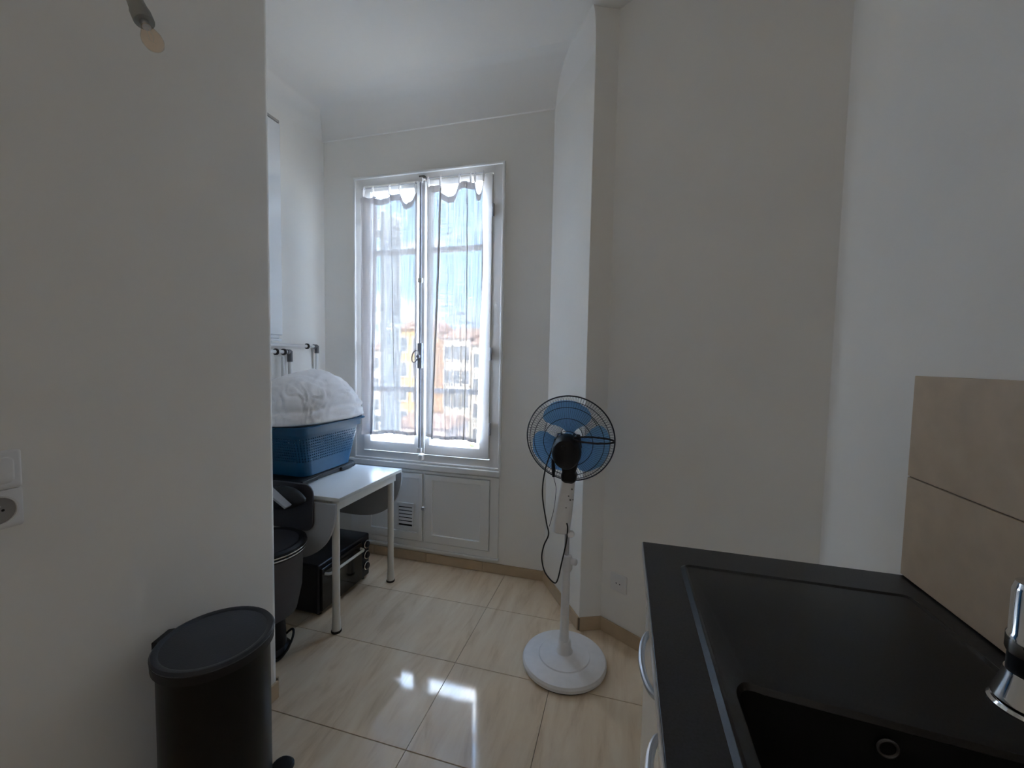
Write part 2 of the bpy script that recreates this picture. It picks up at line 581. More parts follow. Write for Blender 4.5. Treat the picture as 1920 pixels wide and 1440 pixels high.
# architrave on the wall, and its raised outer bead
obj('architrave', rect_frame(-1.865, -0.765, 0.70, 2.665, 0.078, YW - 0.014, YW + 0.03, wt=0.062, wb=0.062), WOOD_W, win, bevel=0.004)
obj('bead', rect_frame(-1.868, -0.762, 0.697, 2.668, 0.018, YW - 0.024, YW - 0.012), WOOD_W, win, bevel=0.006)
SY0, SY1 = YW - 0.024, YW + 0.024
def sash(x0, x1, xg0, xg1):
    z0, z1, g0, g1 = 0.767, 2.598, 0.835, 2.555
    s = obj('casement', MB().grid_plate([x0, xg0, xg1, x1], [z0, g0, g1, z1], lambda i, j: (i, j) == (1, 1),
            lambda x, z, k: (x, SY1 if k else SY0, z)), WOOD_W, win, bevel=0.005)
    bars = (1.205, 2.148)
    for zb in bars:
        obj('glazing_bar', MB().box(xg0, xg1, YW - 0.006, YW + 0.018, zb - 0.017, zb + 0.017), WOOD_W, s, bevel=0.004)
    for a, b_ in ((g0, bars[0]), (bars[0], bars[1]), (bars[1], g1)):
        obj('pane', MB().box(xg0 - 0.004, xg1 + 0.004, YW + 0.004, YW + 0.008, a, b_), GLASS, s)
    return s
s1 = sash(-1.785, -1.338, -1.728, -1.388)
s2 = sash(-1.318, -0.843, -1.268, -0.912)
# dark catches on the glazing bars
for s, x, z in ((s2, -1.105, 2.150), (s2, -1.115, 1.203), (s1, -1.625, 1.208)):
    obj('catch', MB().box(x - 0.025, x + 0.025, YW - 0.012, YW - 0.004, z - 0.008, z + 0.008), CREMONE, s, bevel=0.002)
# cover strip between the leaves, with the crank bolt on it
obj('astragal', MB().box(-1.352, -1.300, YW - 0.042, YW - 0.022, 0.775, 2.592), WOOD_W, win, bevel=0.008, seg=3)
bolt = obj('espagnolette_rod', MB().tube([(-1.330, YW - 0.050, 0.79), (-1.330, YW - 0.050, 2.60)], 0.0085, 10), CREMONE, win)
obj('lock_case', MB().prism(rr(-1.328, YW - 0.054, 0.017, 0.012, 0.006, 3), 1.355, 1.525), CREMONE, bolt, bevel=0.003)
pts = [(-1.330 - 0.022 + 0.030 * math.cos(a) * 0.8, YW - 0.078 - 0.006 * math.sin(a), 1.435 + 0.034 * math.sin(a) + 0.02 * math.cos(a)) for a in [2 * PI * k / 24 for k in range(24)]]
obj('handle_ring', MB().tube(pts, 0.004, 8, closed=True), CREMONE, bolt)
obj('spindle', MB().lathe([(0.012, 0), (0.012, 0.02), (0.006, 0.026)], (-1.330, YW - 0.062, 1.435), 14, axis=(0, -1, 0)), CREMONE, bolt)
for z in (0.80, 1.94, 2.59):
    obj('rod_guide', MB().box(-1.345, -1.315, YW - 0.060, YW - 0.040, z - 0.016, z + 0.016), WOOD_W, bolt, bevel=0.004)
obj('keeper', MB().box(-1.345, -1.310, YW - 0.052, YW - 0.012, 0.728, 0.765), WOOD_W, win, bevel=0.006)
obj('keeper', MB().box(-1.348, -1.306, YW - 0.05, YW - 0.012, 2.600, 2.622), BRASSD, win, bevel=0.004)
for z in (2.33, 1.42, 0.93):
    for x in (-0.838, -1.788):
        obj('hinge', MB().lathe([(0.007, 0), (0.008, 0.003), (0.008, 0.077), (0.007, 0.08)], (x, YW - 0.026, z), 10), WMETAL if x < -1 else CREMONE, win)

# ------------------------------------------------------------------ curtains
def curtain(x0, x1, ztop, zb0, zb1, loops, droop, lab, seed, skew=0.0):
    yc = YW - 0.062
    root = thing('curtain', lab, 'curtain', ((x0 + x1) / 2, yc, (zb0 + zb1) / 2), 'sheer curtains on the window leaves')
    rnd = random.Random(seed)
    folds = [(rnd.uniform(0, 1), rnd.uniform(0.018, 0.035), rnd.uniform(-0.024, 0.024)) for _ in range(7)]
    NX, NZ = 72, 60
    def top(u):
        k = 0
        for i in range(len(loops) - 1):
            if loops[i] <= u <= loops[i + 1]:
                t = (u - loops[i]) / (loops[i + 1] - loops[i])
                return ztop - droop[i] * 4 * t * (1 - t)
        return ztop - 0.012
    def P(u, v):
        # v 0 top .. 1 bottom
        zt = top(u)
        zb = zb0 + (zb1 - zb0) * u + 0.006 * math.sin(9 * u + seed)
        z = zt + (zb - zt) * v
        x = x0 + (x1 - x0) * u
        y = yc + 0.007 * math.sin(u * 24 + seed) + 0.004 * math.sin(u * 55 + 2 * v)
        for c, w, d in folds:
            q = (u - c - 0.05 * math.sin(v * 2.2 + c * 9)) / w
            y += d * math.exp(-q * q) * (0.6 + 0.4 * v)
            x += 0.020 * math.exp(-q * q) * math.copysign(1, d) * q
        x += skew * v * max(0, u - 0.5) * 2
        return (x, min(y, YW - 0.034), z)
    mb = MB()
    v = [P(i / NX, j / NZ) for j in range(NZ + 1) for i in range(NX + 1)]
    mb.add(v, [(j * (NX + 1) + i, j * (NX + 1) + i + 1, (j + 1) * (NX + 1) + i + 1, (j + 1) * (NX + 1) + i) for j in range(NZ) for i in range(NX)])
    obj('fabric', mb, SHEER, root, recalc=False, sharp=180)
    for nm, va, vb in (('top_hem', 0.0, 0.026), ('bottom_hem', 0.985, 1.0)):
        mb = MB()
        v = []
        for j in range(3):
            vv = va + (vb - va) * j / 2
            for i in range(NX + 1):
                p = P(i / NX, vv)
                v.append((p[0], p[1] - 0.0025, p[2]))
        mb.add(v, [(j * (NX + 1) + i, j * (NX + 1) + i + 1, (j + 1) * (NX + 1) + i + 1, (j + 1) * (NX + 1) + i) for j in range(2) for i in range(NX)])
        obj(nm, mb, HEM, root, recalc=False, sharp=180)
    zr = ztop + 0.052
    obj('rod', MB().tube([(x0 + 0.01, yc + 0.004, zr), (x1 - 0.005, yc + 0.004, zr)], 0.0022, 8), CREMONE, root)
    for u in loops:
        x = x0 + (x1 - x0) * min(max(u, 0.02), 0.98)
        p = P(min(max(u, 0.0), 1.0), 0)
        pts = smooth_path([(x, p[1], p[2] - 0.006), (x - 0.002, yc - 0.004, (p[2] + zr) / 2), (x, yc - 0.001, zr + 0.005), (x + 0.002, yc + 0.008, zr), (x + 0.002, p[1] + 0.003, p[2] - 0.004)], 4)
        obj('loop', MB().tube(pts, 0.0035, 6), LINEN, root)
    return root
curtain(-1.782, -1.352, 2.515, 0.885, 0.905, [0.06, 0.22, 0.52, 0.70, 0.97], [0.012, 0.030, 0.010, 0.075],
        'sheer white linen curtain on the left window leaf, laundry basket in front', 3, 0.0)
curtain(-1.282, -0.886, 2.540, 0.893, 0.885, [0.0, 0.24, 0.57, 0.77, 0.84, 0.99], [0.004, 0.085, -0.004, 0.004, 0.085],
        'sheer white linen curtain on the right window leaf, nearer the fan', 8, -0.030)

# outside shutter leaf folded open at the left jamb
sh = thing('window_shutter', 'pale louvred outside shutter folded open beyond left window leaf', 'shutter', (-1.735, 2.78, 0.78))
obj('shutter_frame', MB().grid_plate([2.665, 2.70, 2.87, 2.905], [0.80, 0.86, 1.65, 1.70, 2.42, 2.48], lambda i, j: i == 1 and j in (1, 3),
    lambda y, z, k: (-1.745 + (0.03 if k else 0), y, z)), WOOD_W, sh, bevel=0.003)
for k in range(36):
    z = 0.875 + k * 0.0435
    if 1.63 < z < 1.70: continue
    obj('slat', MB().add([(-1.742, 2.70, z + 0.024), (-1.742, 2.87, z + 0.024), (-1.722, 2.87, z - 0.024), (-1.722, 2.70, z - 0.024),
                          (-1.736, 2.70, z + 0.027), (-1.736, 2.87, z + 0.027), (-1.716, 2.87, z - 0.021), (-1.716, 2.70, z - 0.021)],
        [(0, 3, 2, 1), (4, 5, 6, 7), (0, 1, 5, 4), (1, 2, 6, 5), (2, 3, 7, 6), (3, 0, 4, 7)]), WOOD_W, sh)
for z in (0.95, 2.30):
    obj('hinge_bar', MB().box(-1.80, -1.742, 2.632, 2.675, z, z + 0.04), WMETAL, sh)

# ------------------------------------------------------------------ cupboard under the window
cup = thing('wall_cupboard', 'white built-in low cupboard with two panelled doors under the window', 'cupboard', (-1.32, YW, 0.08))
cy = YW
obj('cupboard_frame', MB().grid_plate([-1.90, -1.835, -1.318, -1.304, -0.832, -0.772], [0.105, 0.148, 0.630, 0.648], lambda i, j: j == 1 and i in (1, 3),
    lambda x, z, k: (x, cy + 0.01 if k else cy - 0.016, z)), WOOD_W, cup, bevel=0.004)
obj('sill_board', MB().box(-1.92, -0.765, cy - 0.030, cy + 0.01, 0.655, 0.697), WOOD_W, cup, bevel=0.008, seg=3)
obj('plinth_bead', MB().box(-1.92, -0.765, cy - 0.024, cy + 0.01, 0.086, 0.106), WOOD_W, cup, bevel=0.007, seg=3)
def cdoor(x0, x1, p0, p1):
    z0, z1 = 0.153, 0.626
    d = obj('cupboard_door', MB().grid_plate([x0, p0, p1, x1], [z0, 0.208, 0.590, z1], lambda i, j: (i, j) == (1, 1),
            lambda x, z, k: (x, cy - 0.002 if k else cy - 0.024, z)), WOOD_W, cup, bevel=0.004)
    obj('door_panel', MB().box(p0 - 0.004, p1 + 0.004, cy - 0.011, cy - 0.003, 0.204, 0.594), WOOD_W, d)
    return d
dl = cdoor(-1.832, -1.321, -1.725, -1.350)
dr = cdoor(-1.301, -0.835, -1.245, -0.900)
obj('knob', MB().lathe([(0.006, 0), (0.006, 0.012), (0.014, 0.018), (0.016, 0.026), (0.011, 0.033), (0.0, 0.035)], (-1.300, cy - 0.024, 0.395), 18, axis=(0, -1, 0)), STEEL, cup)
vg = obj('vent_grille', rect_frame(-1.520, -1.388, 0.232, 0.410, 0.012, cy - 0.022, cy - 0.010), PLASTW, cup, bevel=0.002)
for k in range(6):
    z = 0.262 + k * 0.0245
    obj('slat', MB().add([(-1.508, cy - 0.020, z), (-1.400, cy - 0.020, z), (-1.400, cy - 0.012, z + 0.013), (-1.508, cy - 0.012, z + 0.013),
                          (-1.508, cy - 0.018, z - 0.003), (-1.400, cy - 0.018, z - 0.003), (-1.400, cy - 0.010, z + 0.010), (-1.508, cy - 0.010, z + 0.010)],
        [(0, 1, 2, 3), (7, 6, 5, 4), (0, 4, 5, 1), (1, 5, 6, 2), (2, 6, 7, 3), (3, 7, 4, 0)]), PLASTW, vg)
obj('vent_back', MB().box(-1.512, -1.396, cy - 0.0115, cy - 0.0105, 0.240, 0.402), HOLE, vg)

# ------------------------------------------------------------------ pipes and wall cabinet in the recess
def pipe(name, lab, pts, r, fit, clips):
    root = thing(name, lab, 'pipe', (XA, pts[0][1], pts[-1][2]), 'white water pipes on the recess wall')
    obj('pipe_run', MB().tube(pts[:2], r, 12).tube([pts[1], pts[2]], r, 12), PIPE, root)
    for a, b_, rr_ in fit:
        obj('elbow_fitting', MB().tube([a, b_], rr_, 12), BRASSD, root)
    for c, ax in clips:
        c = Vector(c)
        obj('pipe_clip', MB().tube([c - Vector(ax) * 0.006, c + Vector(ax) * 0.006], r * 1.7, 12), RUBBER, root)
    return root
px = XA + 0.03
pipe('water_pipe', 'upper white water pipe running to the window corner and turning down', [(px, 1.35, 1.485), (px, 2.425, 1.492), (px, 2.425, 0.75)], 0.011,
     [((px, 2.395, 1.492), (px, 2.425, 1.492), 0.015), ((px, 2.425, 1.498), (px, 2.425, 1.445), 0.015)], [((px, 2.335, 1.491), (0, 1, 0))])
pipe('water_pipe', 'lower white water pipe with dark fitting, turning down sooner', [(px, 1.35, 1.442), (px, 2.185, 1.448), (px, 2.185, 0.75)], 0.012,
     [((px, 2.160, 1.448), (px, 2.188, 1.448), 0.016), ((px, 2.185, 1.455), (px, 2.185, 1.385), 0.017)], [((px, 2.135, 1.448), (0, 1, 0)), ((px, 2.075, 1.447), (0, 1, 0))])
pipe('water_pipe', 'short white vertical pipe beside the lower pipe elbow', [(px, 2.13, 1.42), (px, 2.128, 1.41), (px, 2.128, 0.75)], 0.010, [], [])
cab = thing('wall_cabinet', 'tall flat white wall cabinet half hidden by the left wall', 'cabinet', (XA, 1.75, 1.52))
obj('cabinet_body', MB().box(XA + 0.001, XA + 0.125, 1.40, 2.010, 1.525, 2.768), LAM, cab, bevel=0.004)
obj('cabinet_door', MB().box(XA + 0.127, XA + 0.148, 1.402, 2.012, 1.545, 2.765), LAM, cab, bevel=0.006, seg=3)
obj('cabinet_top', MB().box(XA + 0.001, XA + 0.146, 1.40, 2.008, 2.769, 2.785), BOARD, cab, bevel=0.003)
obj('cabinet_base', MB().box(XA + 0.001, XA + 0.140, 1.40, 2.014, 1.508, 1.524), LAM, cab, bevel=0.003)

# ------------------------------------------------------------------ drop-leaf table
tb = thing('drop_leaf_table', 'white drop-leaf table with round legs under the window corner', 'table', (-1.73, 2.0, 0))
TX0, TX1, TY0, TY1, TZ = -2.10, -1.352, 1.708, 2.302, 0.718
obj('tabletop', MB().box(TX0, TX1, TY0, TY1, TZ - 0.016, TZ), LAM, tb, bevel=0.002)
obj('edge_band', MB().grid_plate([TX0 - 0.001, TX0 + 0.001, TX1 - 0.001, TX1 + 0.0015], [TY0 - 0.0015, TY0 + 0.001, TY1 - 0.001, TY1 + 0.0015], lambda i, j: (i, j) == (1, 1),
    lambda x, y, k: (x, y, TZ - 0.0015 if k else TZ - 0.019)), LAMEDGE, tb)
obj('apron', MB().grid_plate([TX0 + 0.03, TX0 + 0.048, TX1 - 0.042, TX1 - 0.024], [TY0 + 0.03, TY0 + 0.048, TY1 - 0.048, TY1 - 0.03], lambda i, j: (i, j) == (1, 1),
    lambda x, y, k: (x, y, TZ - 0.017 if k else TZ - 0.072)), WMETAL, tb, bevel=0.002)
def leaf(y0, y1):
    n = 28
    cx, hw, dp = -1.735, 0.377, 0.315
    poly = []
    for i in range(n + 1):
        a = -PI * i / n
        cxx, szz = math.cos(a), math.sin(a)
        poly.append((cx + hw * math.copysign(abs(cxx) ** 0.75, cxx), TZ - 0.028 + dp * math.copysign(abs(szz) ** 0.85, szz)))
    m = len(poly)
    v = [(x, y0, z) for x, z in poly] + [(x, y1, z) for x, z in poly]
    mb = MB().add(v, [tuple(range(m)), tuple(range(m, 2 * m))[::-1]] + [(i, (i + 1) % m, m + (i + 1) % m, m + i) for i in range(m)])
    return obj('leaf', mb, LAM, tb, bevel=0.0015)
l1 = leaf(TY0 - 0.022, TY0 - 0.006)
l2 = leaf(TY1 + 0.006, TY1 + 0.022)
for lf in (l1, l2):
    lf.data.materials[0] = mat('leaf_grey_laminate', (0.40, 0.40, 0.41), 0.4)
for x in (TX0 + 0.05, TX1 - 0.044):
    for y in (TY0 + 0.030, TY1 - 0.055):
        lg = obj('leg', MB().lathe([(0.019, TZ - 0.02), (0.019, 0.09), (0.022, 0.045), (0.023, 0.012)], (x, y, 0), 20), WMETAL, tb)
        obj('foot_ring', MB().lathe([(0.024, 0.0005), (0.026, 0.003), (0.026, 0.010), (0.024, 0.013)], (x, y, 0), 20), RUBBER, lg)

# ------------------------------------------------------------------ black case, basket and duvet on the table
tr = thing('flat_case', 'flat black case lying on the white table under the blue basket', 'case', (-1.88, 2.03, TZ))
obj('case_shell', MB().loops([[(x, y, z) for x, y in rr(-1.885, 2.035, hx, hy, 0.03)] for hx, hy, z in
    ((0.205, 0.243, TZ + 0.001), (0.215, 0.253, TZ + 0.006), (0.215, 0.253, TZ + 0.026), (0.205, 0.243, TZ + 0.034))]), BLACKP, tr)
for y in (1.86, 2.18):
    obj('side_latch', MB().box(-1.672, -1.655, y - 0.06, y + 0.06, TZ + 0.006, TZ + 0.028), BLACKM, tr, bevel=0.004)
BZ0, BZ1 = TZ + 0.036, TZ + 0.318
bk = thing('laundry_basket', 'blue perforated plastic laundry basket holding the white duvet', 'basket', (-1.87, 2.05, BZ0))
def bk_sect(t, grow=0.0):
    return (-1.850, 2.045, 0.172 + 0.035 * t + grow, 0.200 + 0.068 * t + grow, 0.055)
# side wall wrapped round the rounded section, with rows of small square holes
def bk_point(s, t, inset):
    cx, cy_, hx, hy, r = bk_sect(t, -inset)
    r = max(0.02, r - inset)
    a, b_ = 2 * (hx - r), 2 * (hy - r)
    q = PI / 2 * r
    per = 2 * (a + b_) + 4 * q
    d = (s % 1.0) * per
    segs = [('l', (cx + hx, cy_ - hy + r), (0, 1), b_), ('c', (cx + hx - r, cy_ + hy - r), 0, q), ('l', (cx + hx - r, cy_ + hy), (-1, 0), a), ('c', (cx - hx + r, cy_ + hy - r), PI / 2, q),
            ('l', (cx - hx, cy_ + hy - r), (0, -1), b_), ('c', (cx - hx + r, cy_ - hy + r), PI, q), ('l', (cx - hx + r, cy_ - hy), (1, 0), a), ('c', (cx + hx - r, cy_ - hy + r), 1.5 * PI, q)]
    for k, p, di, ln in segs:
        if d <= ln or k == 'c' and di == 1.5 * PI:
            if k == 'l': return (p[0] + di[0] * d, p[1] + di[1] * d)
            aa = di + d / r
            return (p[0] + r * math.cos(aa), p[1] + r * math.sin(aa))
        d -= ln
NH = 104
ss = []
for i in range(NH):
    ss += [i / NH, (i + 0.58) / NH]
ss.append(1.0)
NV = 9
ts = [0.0, 0.05]
for j in range(NV):
    ts += [0.30 + j * 0.056, 0.30 + j * 0.056 + 0.027]
ts += [0.83, 1.0]
def bk_skip(i, j):
    if i % 2 == 0 or j < 2 or j > 1 + 2 * NV: return False
    jj = j - 2
    if jj % 2 == 1: return False
    cell = i // 2
    return True
mb = MB().grid_plate(ss, ts, bk_skip, lambda s, t, k: (*bk_point(s, t, 0.0 if k else 0.003), BZ0 + (BZ1 - BZ0) * t))
obj('basket_wall', mb, BLUE, bk, smooth=False)
obj('basket_bottom', MB().loops([[(x, y, z) for x, y in rr(*bk_sect(0, -0.002))] for z in (BZ0 + 0.0005, BZ0 + 0.006)]), BLUE, bk)
loops = []
for g, z in ((0.0, BZ1 - 0.042), (0.004, BZ1 - 0.042), (0.006, BZ1 - 0.006), (0.024, BZ1 - 0.004), (0.024, BZ1 + 0.004), (0.004, BZ1 + 0.006), (-0.004, BZ1 + 0.002), (-0.004, BZ1 - 0.03)):
    loops.append([(x, y, z) for x, y in rr(*bk_sect(1, g))])
obj('basket_rim', MB().loops(loops, closed=True), BLUE, bk)
for sy, yy in ((1, 2.045 + 0.268 + 0.024), (-1, 2.045 - 0.268 - 0.024)):
    obj('basket_handle', MB().tube(smooth_path([(-1.95, yy, BZ1), (-1.94, yy + sy * 0.02, BZ1 - 0.005), (-1.87, yy + sy * 0.028, BZ1 - 0.008), (-1.80, yy + sy * 0.02, BZ1 - 0.005), (-1.79, yy, BZ1)], 4), 0.007, 8), BLUE, bk)
# duvet: a soft folded bulk standing out of the basket
mb = MB()
NU, NVv = 180, 96
def duv(u, v):
    a = 2 * PI * u
    ph = -0.42 * PI + v * 0.92 * PI       # from inside the basket up to the crown
    ce = math.cos(ph); se = math.sin(ph)
    ce = math.copysign(abs(ce) ** 0.60, ce)
    hx, hy = 0.222, 0.345
    ca, sa = math.cos(a), math.sin(a)
    x = hx * math.copysign(abs(ca) ** 0.62, ca) * ce
    y = hy * math.copysign(abs(sa) ** 0.62, sa) * ce
    up_ = se > 0
    z = (0.268 * abs(se) ** 0.85 if up_ else -0.10 * abs(se))
    # lower towards the window end and towards the free edge
    yy = y / hy
    z *= 1.0 - 0.62 * max(0, yy - 0.12) if up_ else 1
    if up_: z *= 1.0 + 0.10 * math.sin(2.2 * yy + 0.5)
    shr = 1.0 if up_ else 1 - 0.36 * min(1, abs(z) / 0.05)
    p = Vector((-1.846 + x * shr, 2.072 + y * shr, BZ1 + 0.016 + z))
    # creases running up from the rim, and a puffy edge band
    w = math.sin(30 * yy + 9 * noise.noise(Vector((p.x * 9, p.y * 9, p.z * 5)))) * noise.noise(Vector((p.x * 7, p.y * 7 + 3, p.z * 6)))
    band = math.exp(-((v - 0.60) / 0.16) ** 2)
    d = 0.034 * (abs(w) - 0.2) * math.copysign(1, w) * band + 0.014 * noise.noise(p * 8) + 0.005 * noise.noise(p * 26)
    d -= 0.016 * math.exp(-((v - 0.545) / 0.02) ** 2)
    nrm = Vector((x, y, z * 0.8 + 0.05)).normalized()
    return p + nrm * d
for j in range(NVv + 1):
    for i in range(NU):
        mb.v.append(tuple(duv(i / NU, j / NVv)))
for j in range(NVv):
    for i in range(NU):
        mb.f.append((j * NU + i, j * NU + (i + 1) % NU, (j + 1) * NU + (i + 1) % NU, (j + 1) * NU + i))
mb.f.append(tuple(range(NU))[::-1]); mb.f.append(tuple(range(NVv * NU, NVv * NU + NU)))
tag(obj('duvet', mb, LINEN, sharp=180), 'crumpled white duvet bulging out of the blue basket', 'bedding')

# ------------------------------------------------------------------ mini oven under the table
ov = thing('mini_oven', 'black mini oven with three ringed knobs on floor under the table', 'oven', (-1.73, 2.02, 0))
OX0_, OX1_, OY0, OY1, OZ0_, OZ1_ = -1.90, -1.560, 1.80, 2.262, 0.018, 0.292
obj('oven_body', MB().box(OX0_, OX1_, OY0, OY1, OZ0_, OZ1_), OVENB, ov, bevel=0.012, seg=3)
dd = obj('oven_door', MB().box(OX1_ + 0.001, OX1_ + 0.016, OY0 + 0.012, OY1 - 0.098, OZ0_ + 0.018, OZ1_ - 0.020), OVENG, ov, bevel=0.004)
obj('oven_handle', MB().tube(smooth_path([(OX1_ + 0.016, OY0 + 0.035, 0.236), (OX1_ + 0.042, OY0 + 0.045, 0.236), (OX1_ + 0.044, OY0 + 0.09, 0.236), (OX1_ + 0.044, OY1 - 0.17, 0.236), (OX1_ + 0.042, OY1 - 0.125, 0.236), (OX1_ + 0.016, OY1 - 0.115, 0.236)], 3), 0.008, 10), WMETAL, dd)
for z in (0.235, 0.165, 0.095):
    kb = obj('knob', MB().lathe([(0.022, 0), (0.022, 0.010), (0.017, 0.022), (0.0, 0.023)], (OX1_, OY1 - 0.045, z), 20, axis=(1, 0, 0)), BLACKP, ov)
    obj('knob_ring', MB().tube([(OX1_ + 0.012, OY1 - 0.045 + 0.0235 * math.cos(2 * PI * k / 24), z + 0.0235 * math.sin(2 * PI * k / 24)) for k in range(24)], 0.0032, 6, closed=True), CHROME, kb)
for x in (OX0_ + 0.04, OX1_ - 0.03):
    for y in (OY0 + 0.04, OY1 - 0.04):
        obj('foot', MB().lathe([(0.014, 0.0005), (0.014, 0.019)], (x, y, 0), 12), RUBBER, ov)

# ------------------------------------------------------------------ grey bin, bag, board and cable in the corner
gb = thing('waste_bin', 'dark grey waste bin with chrome rim, half hidden behind the left wall', 'bin', (-1.605, 1.50, 0))
gc = (-1.605, 1.50)
obj('bin_body', MB().lathe([(0.10, 0.19), (0.138, 0.215), (0.160, 0.32), (0.168, 0.515)], (*gc, 0), 36), GREYBAG, gb)
obj('bin_rim', MB().lathe([(0.160, 0.505), (0.178, 0.505), (0.182, 0.545), (0.166, 0.553), (0.150, 0.545), (0.150, 0.52)], (*gc, 0), 36, cap0=False, cap1=False), BLACKP, gb)
for z, r in ((0.517, 0.1815), (0.532, 0.183)):
    obj('chrome_band', MB().tube([(gc[0] + r * math.cos(a), gc[1] + r * math.sin(a), z) for a in [2 * PI * k / 40 for k in range(40)]], 0.0032, 6, closed=True), CHROME, gb)
obj('bin_liner', MB().lathe([(0.149, 0.548), (0.10, 0.537), (0.0, 0.533)], (*gc, 0), 30, cap0=False), GREYLID, gb)
obj('bin_pedestal', MB().lathe([(0.085, 0.001), (0.088, 0.012), (0.070, 0.03), (0.064, 0.17), (0.09, 0.192)], (gc[0] + 0.0, gc[1] + 0.03, 0), 28), BLACKP, gb)
obj('bin_lid', MB().loops([[(x, y_, z) for x, z in rr(-1.615, 0.665, 0.140, 0.120, 0.05)] for y_ in (1.668, 1.680)]), GREYLID, gb, bevel=0.004)
bag = MB()
for j in range(13):
    for i in range(24):
        a, b_ = 2 * PI * i / 24, PI * (j / 12 - 0.5)
        p = Vector((-1.605 + 0.125 * math.cos(a) * math.cos(b_), 1.610 + 0.055 * math.sin(a) * math.cos(b_), 0.727 + 0.052 * math.sin(b_)))
        p += Vector((1, 0.4, 0.6)) * 0.022 * noise.noise(p * 14)
        p.y = min(p.y, 1.664)
        bag.v.append(tuple(p))
for j in range(12):
    for i in range(24):
        bag.f.append((j * 24 + i, j * 24 + (i + 1) % 24, (j + 1) * 24 + (i + 1) % 24, (j + 1) * 24 + i))
tag(obj('cloth_bag', bag, BLACKM), 'crumpled black bag stuffed between the waste bin and tabletop', 'bag')
bd = MB()
u = Vector((0.80, 0.10, -0.60)).normalized()
c0 = Vector((-1.645, 1.535, 0.815))
vv = Vector((0.0, 1, 0.05)).normalized()
nn = u.cross(vv).normalized()
pts = []
for k in (0, 1):
    for a, b_ in ((0, -0.035), (0.175, -0.028), (0.175, 0.010), (0, 0.015)):
        pts.append(c0 + u * a + vv * b_ + nn * 0.012 * k)
bd.add(pts, [(0, 3, 2, 1), (4, 5, 6, 7), (0, 1, 5, 4), (1, 2, 6, 5), (2, 3, 7, 6), (3, 0, 4, 7)])
tag(obj('flat_board', bd, BOARD, bevel=0.002), 'pale grey thin board leaning on the black bag beside the left wall', 'board')
cpts = smooth_path([(-1.70, 1.50, 0.006), (-1.60, 1.57, 0.03), (-1.545, 1.60, 0.075), (-1.515, 1.575, 0.06), (-1.505, 1.52, 0.022), (-1.52, 1.47, 0.006), (-1.60, 1.40, 0.006)], 6)
tag(obj('floor_cable', MB().tube(cpts, 0.0055, 8), CABLE), 'black cable looping on the floor in front of the waste bin', 'cable')

# ------------------------------------------------------------------ pedal bin at the left wall
PBX, PBY, PBR, PBH = -1.170, 0.920, 0.152, 0.567
pb = thing('pedal_bin', 'tall round black pedal bin with flat lid against the left wall', 'bin', (PBX, PBY, 0))
obj('bin_body', MB().lathe([(PBR - 0.012, 0.0), (PBR - 0.010, 0.02), (PBR - 0.010, PBH - 0.03)], (PBX, PBY, 0), 48), BINB, pb)
obj('bin_base_ring', MB().lathe([(PBR - 0.006, 0.0005), (PBR - 0.004, 0.004), (PBR - 0.004, 0.022), (PBR - 0.008, 0.028)], (PBX, PBY, 0), 48), BLACKP, pb)
obj('lid_rim', MB().lathe([(PBR - 0.008, PBH - 0.036), (PBR + 0.001, PBH - 0.034), (PBR + 0.002, PBH - 0.010), (PBR - 0.004, PBH - 0.006)], (PBX, PBY, 0), 48), BLACKP, pb)
obj('lid', MB().lathe([(PBR + 0.001, PBH - 0.010), (PBR + 0.003, PBH - 0.004), (PBR - 0.002, PBH + 0.003), (PBR - 0.012, PBH + 0.003), (PBR - 0.018, PBH - 0.001), (0.0, PBH + 0.004)], (PBX, PBY, 0), 48), LIDP, pb)
hd = Vector((-0.92, -0.28, 0)).normalized(); hp = Vector((-hd.y, hd.x, 0))
hc = Vector((PBX, PBY, 0)) + hd * (PBR + 0.004)
obj('hinge', MB().loops([[tuple(hc + hd * a + hp * b_ + Vector((0, 0, z))) for a, b_ in ((-0.010, -0.035), (0.008, -0.030), (0.008, 0.035), (-0.010, 0.035))] for z in (PBH - 0.05, PBH + 0.004)]), BLACKM, pb, bevel=0.003)
pd = Vector((0.5, 0.86, 0)).normalized()
pc = Vector((PBX, PBY, 0)) + pd * (PBR + 0.022)
obj('pedal', MB().loops([[(pc.x + x, pc.y + y, z) for x, y in rr(0, 0, 0.036 * k, 0.036 * k, 0.03 * k)] for k, z in ((0.9, 0.012), (1, 0.018), (1, 0.026), (0.85, 0.030))]), BLACKP, pb)

# ------------------------------------------------------------------ pedestal fan
FX, FY = -0.231, 1.86
fan = thing('pedestal_fan', 'white pedestal fan with translucent blue blades, seen from behind', 'fan', (FX, FY, 0))
bs = obj('fan_base', MB().lathe([(0.188, 0.006), (0.195, 0.010), (0.196, 0.024), (0.190, 0.034), (0.176, 0.040), (0.120, 0.044), (0.116, 0.048), (0.06, 0.054), (0.040, 0.062), (0.032, 0.075), (0.028, 0.115), (0.026, 0.118)], (FX, FY, 0), 64), FANW, fan)
obj('base_gasket', MB().lathe([(0.180, 0.0005), (0.188, 0.001), (0.188, 0.008), (0.180, 0.008)], (FX, FY, 0), 64), RUBBER, bs)
pole = obj('pole', MB().lathe([(0.0245, 0.10), (0.0205, 0.16), (0.0185, 0.50)], (FX - 0.003, FY, 0), 24), FANW, fan)
obj('height_collar', MB().lathe([(0.021, 0.450), (0.026, 0.46), (0.026, 0.505), (0.021, 0.522), (0.013, 0.526)], (FX, FY, 0), 24), FANW, fan)
obj('collar_grip', MB().lathe([(0.013, 0), (0.015, 0.006), (0.015, 0.026), (0.011, 0.030)], (FX + 0.018, FY - 0.005, 0.50), 14, axis=(1, -0.3, 0)), FANW, fan)
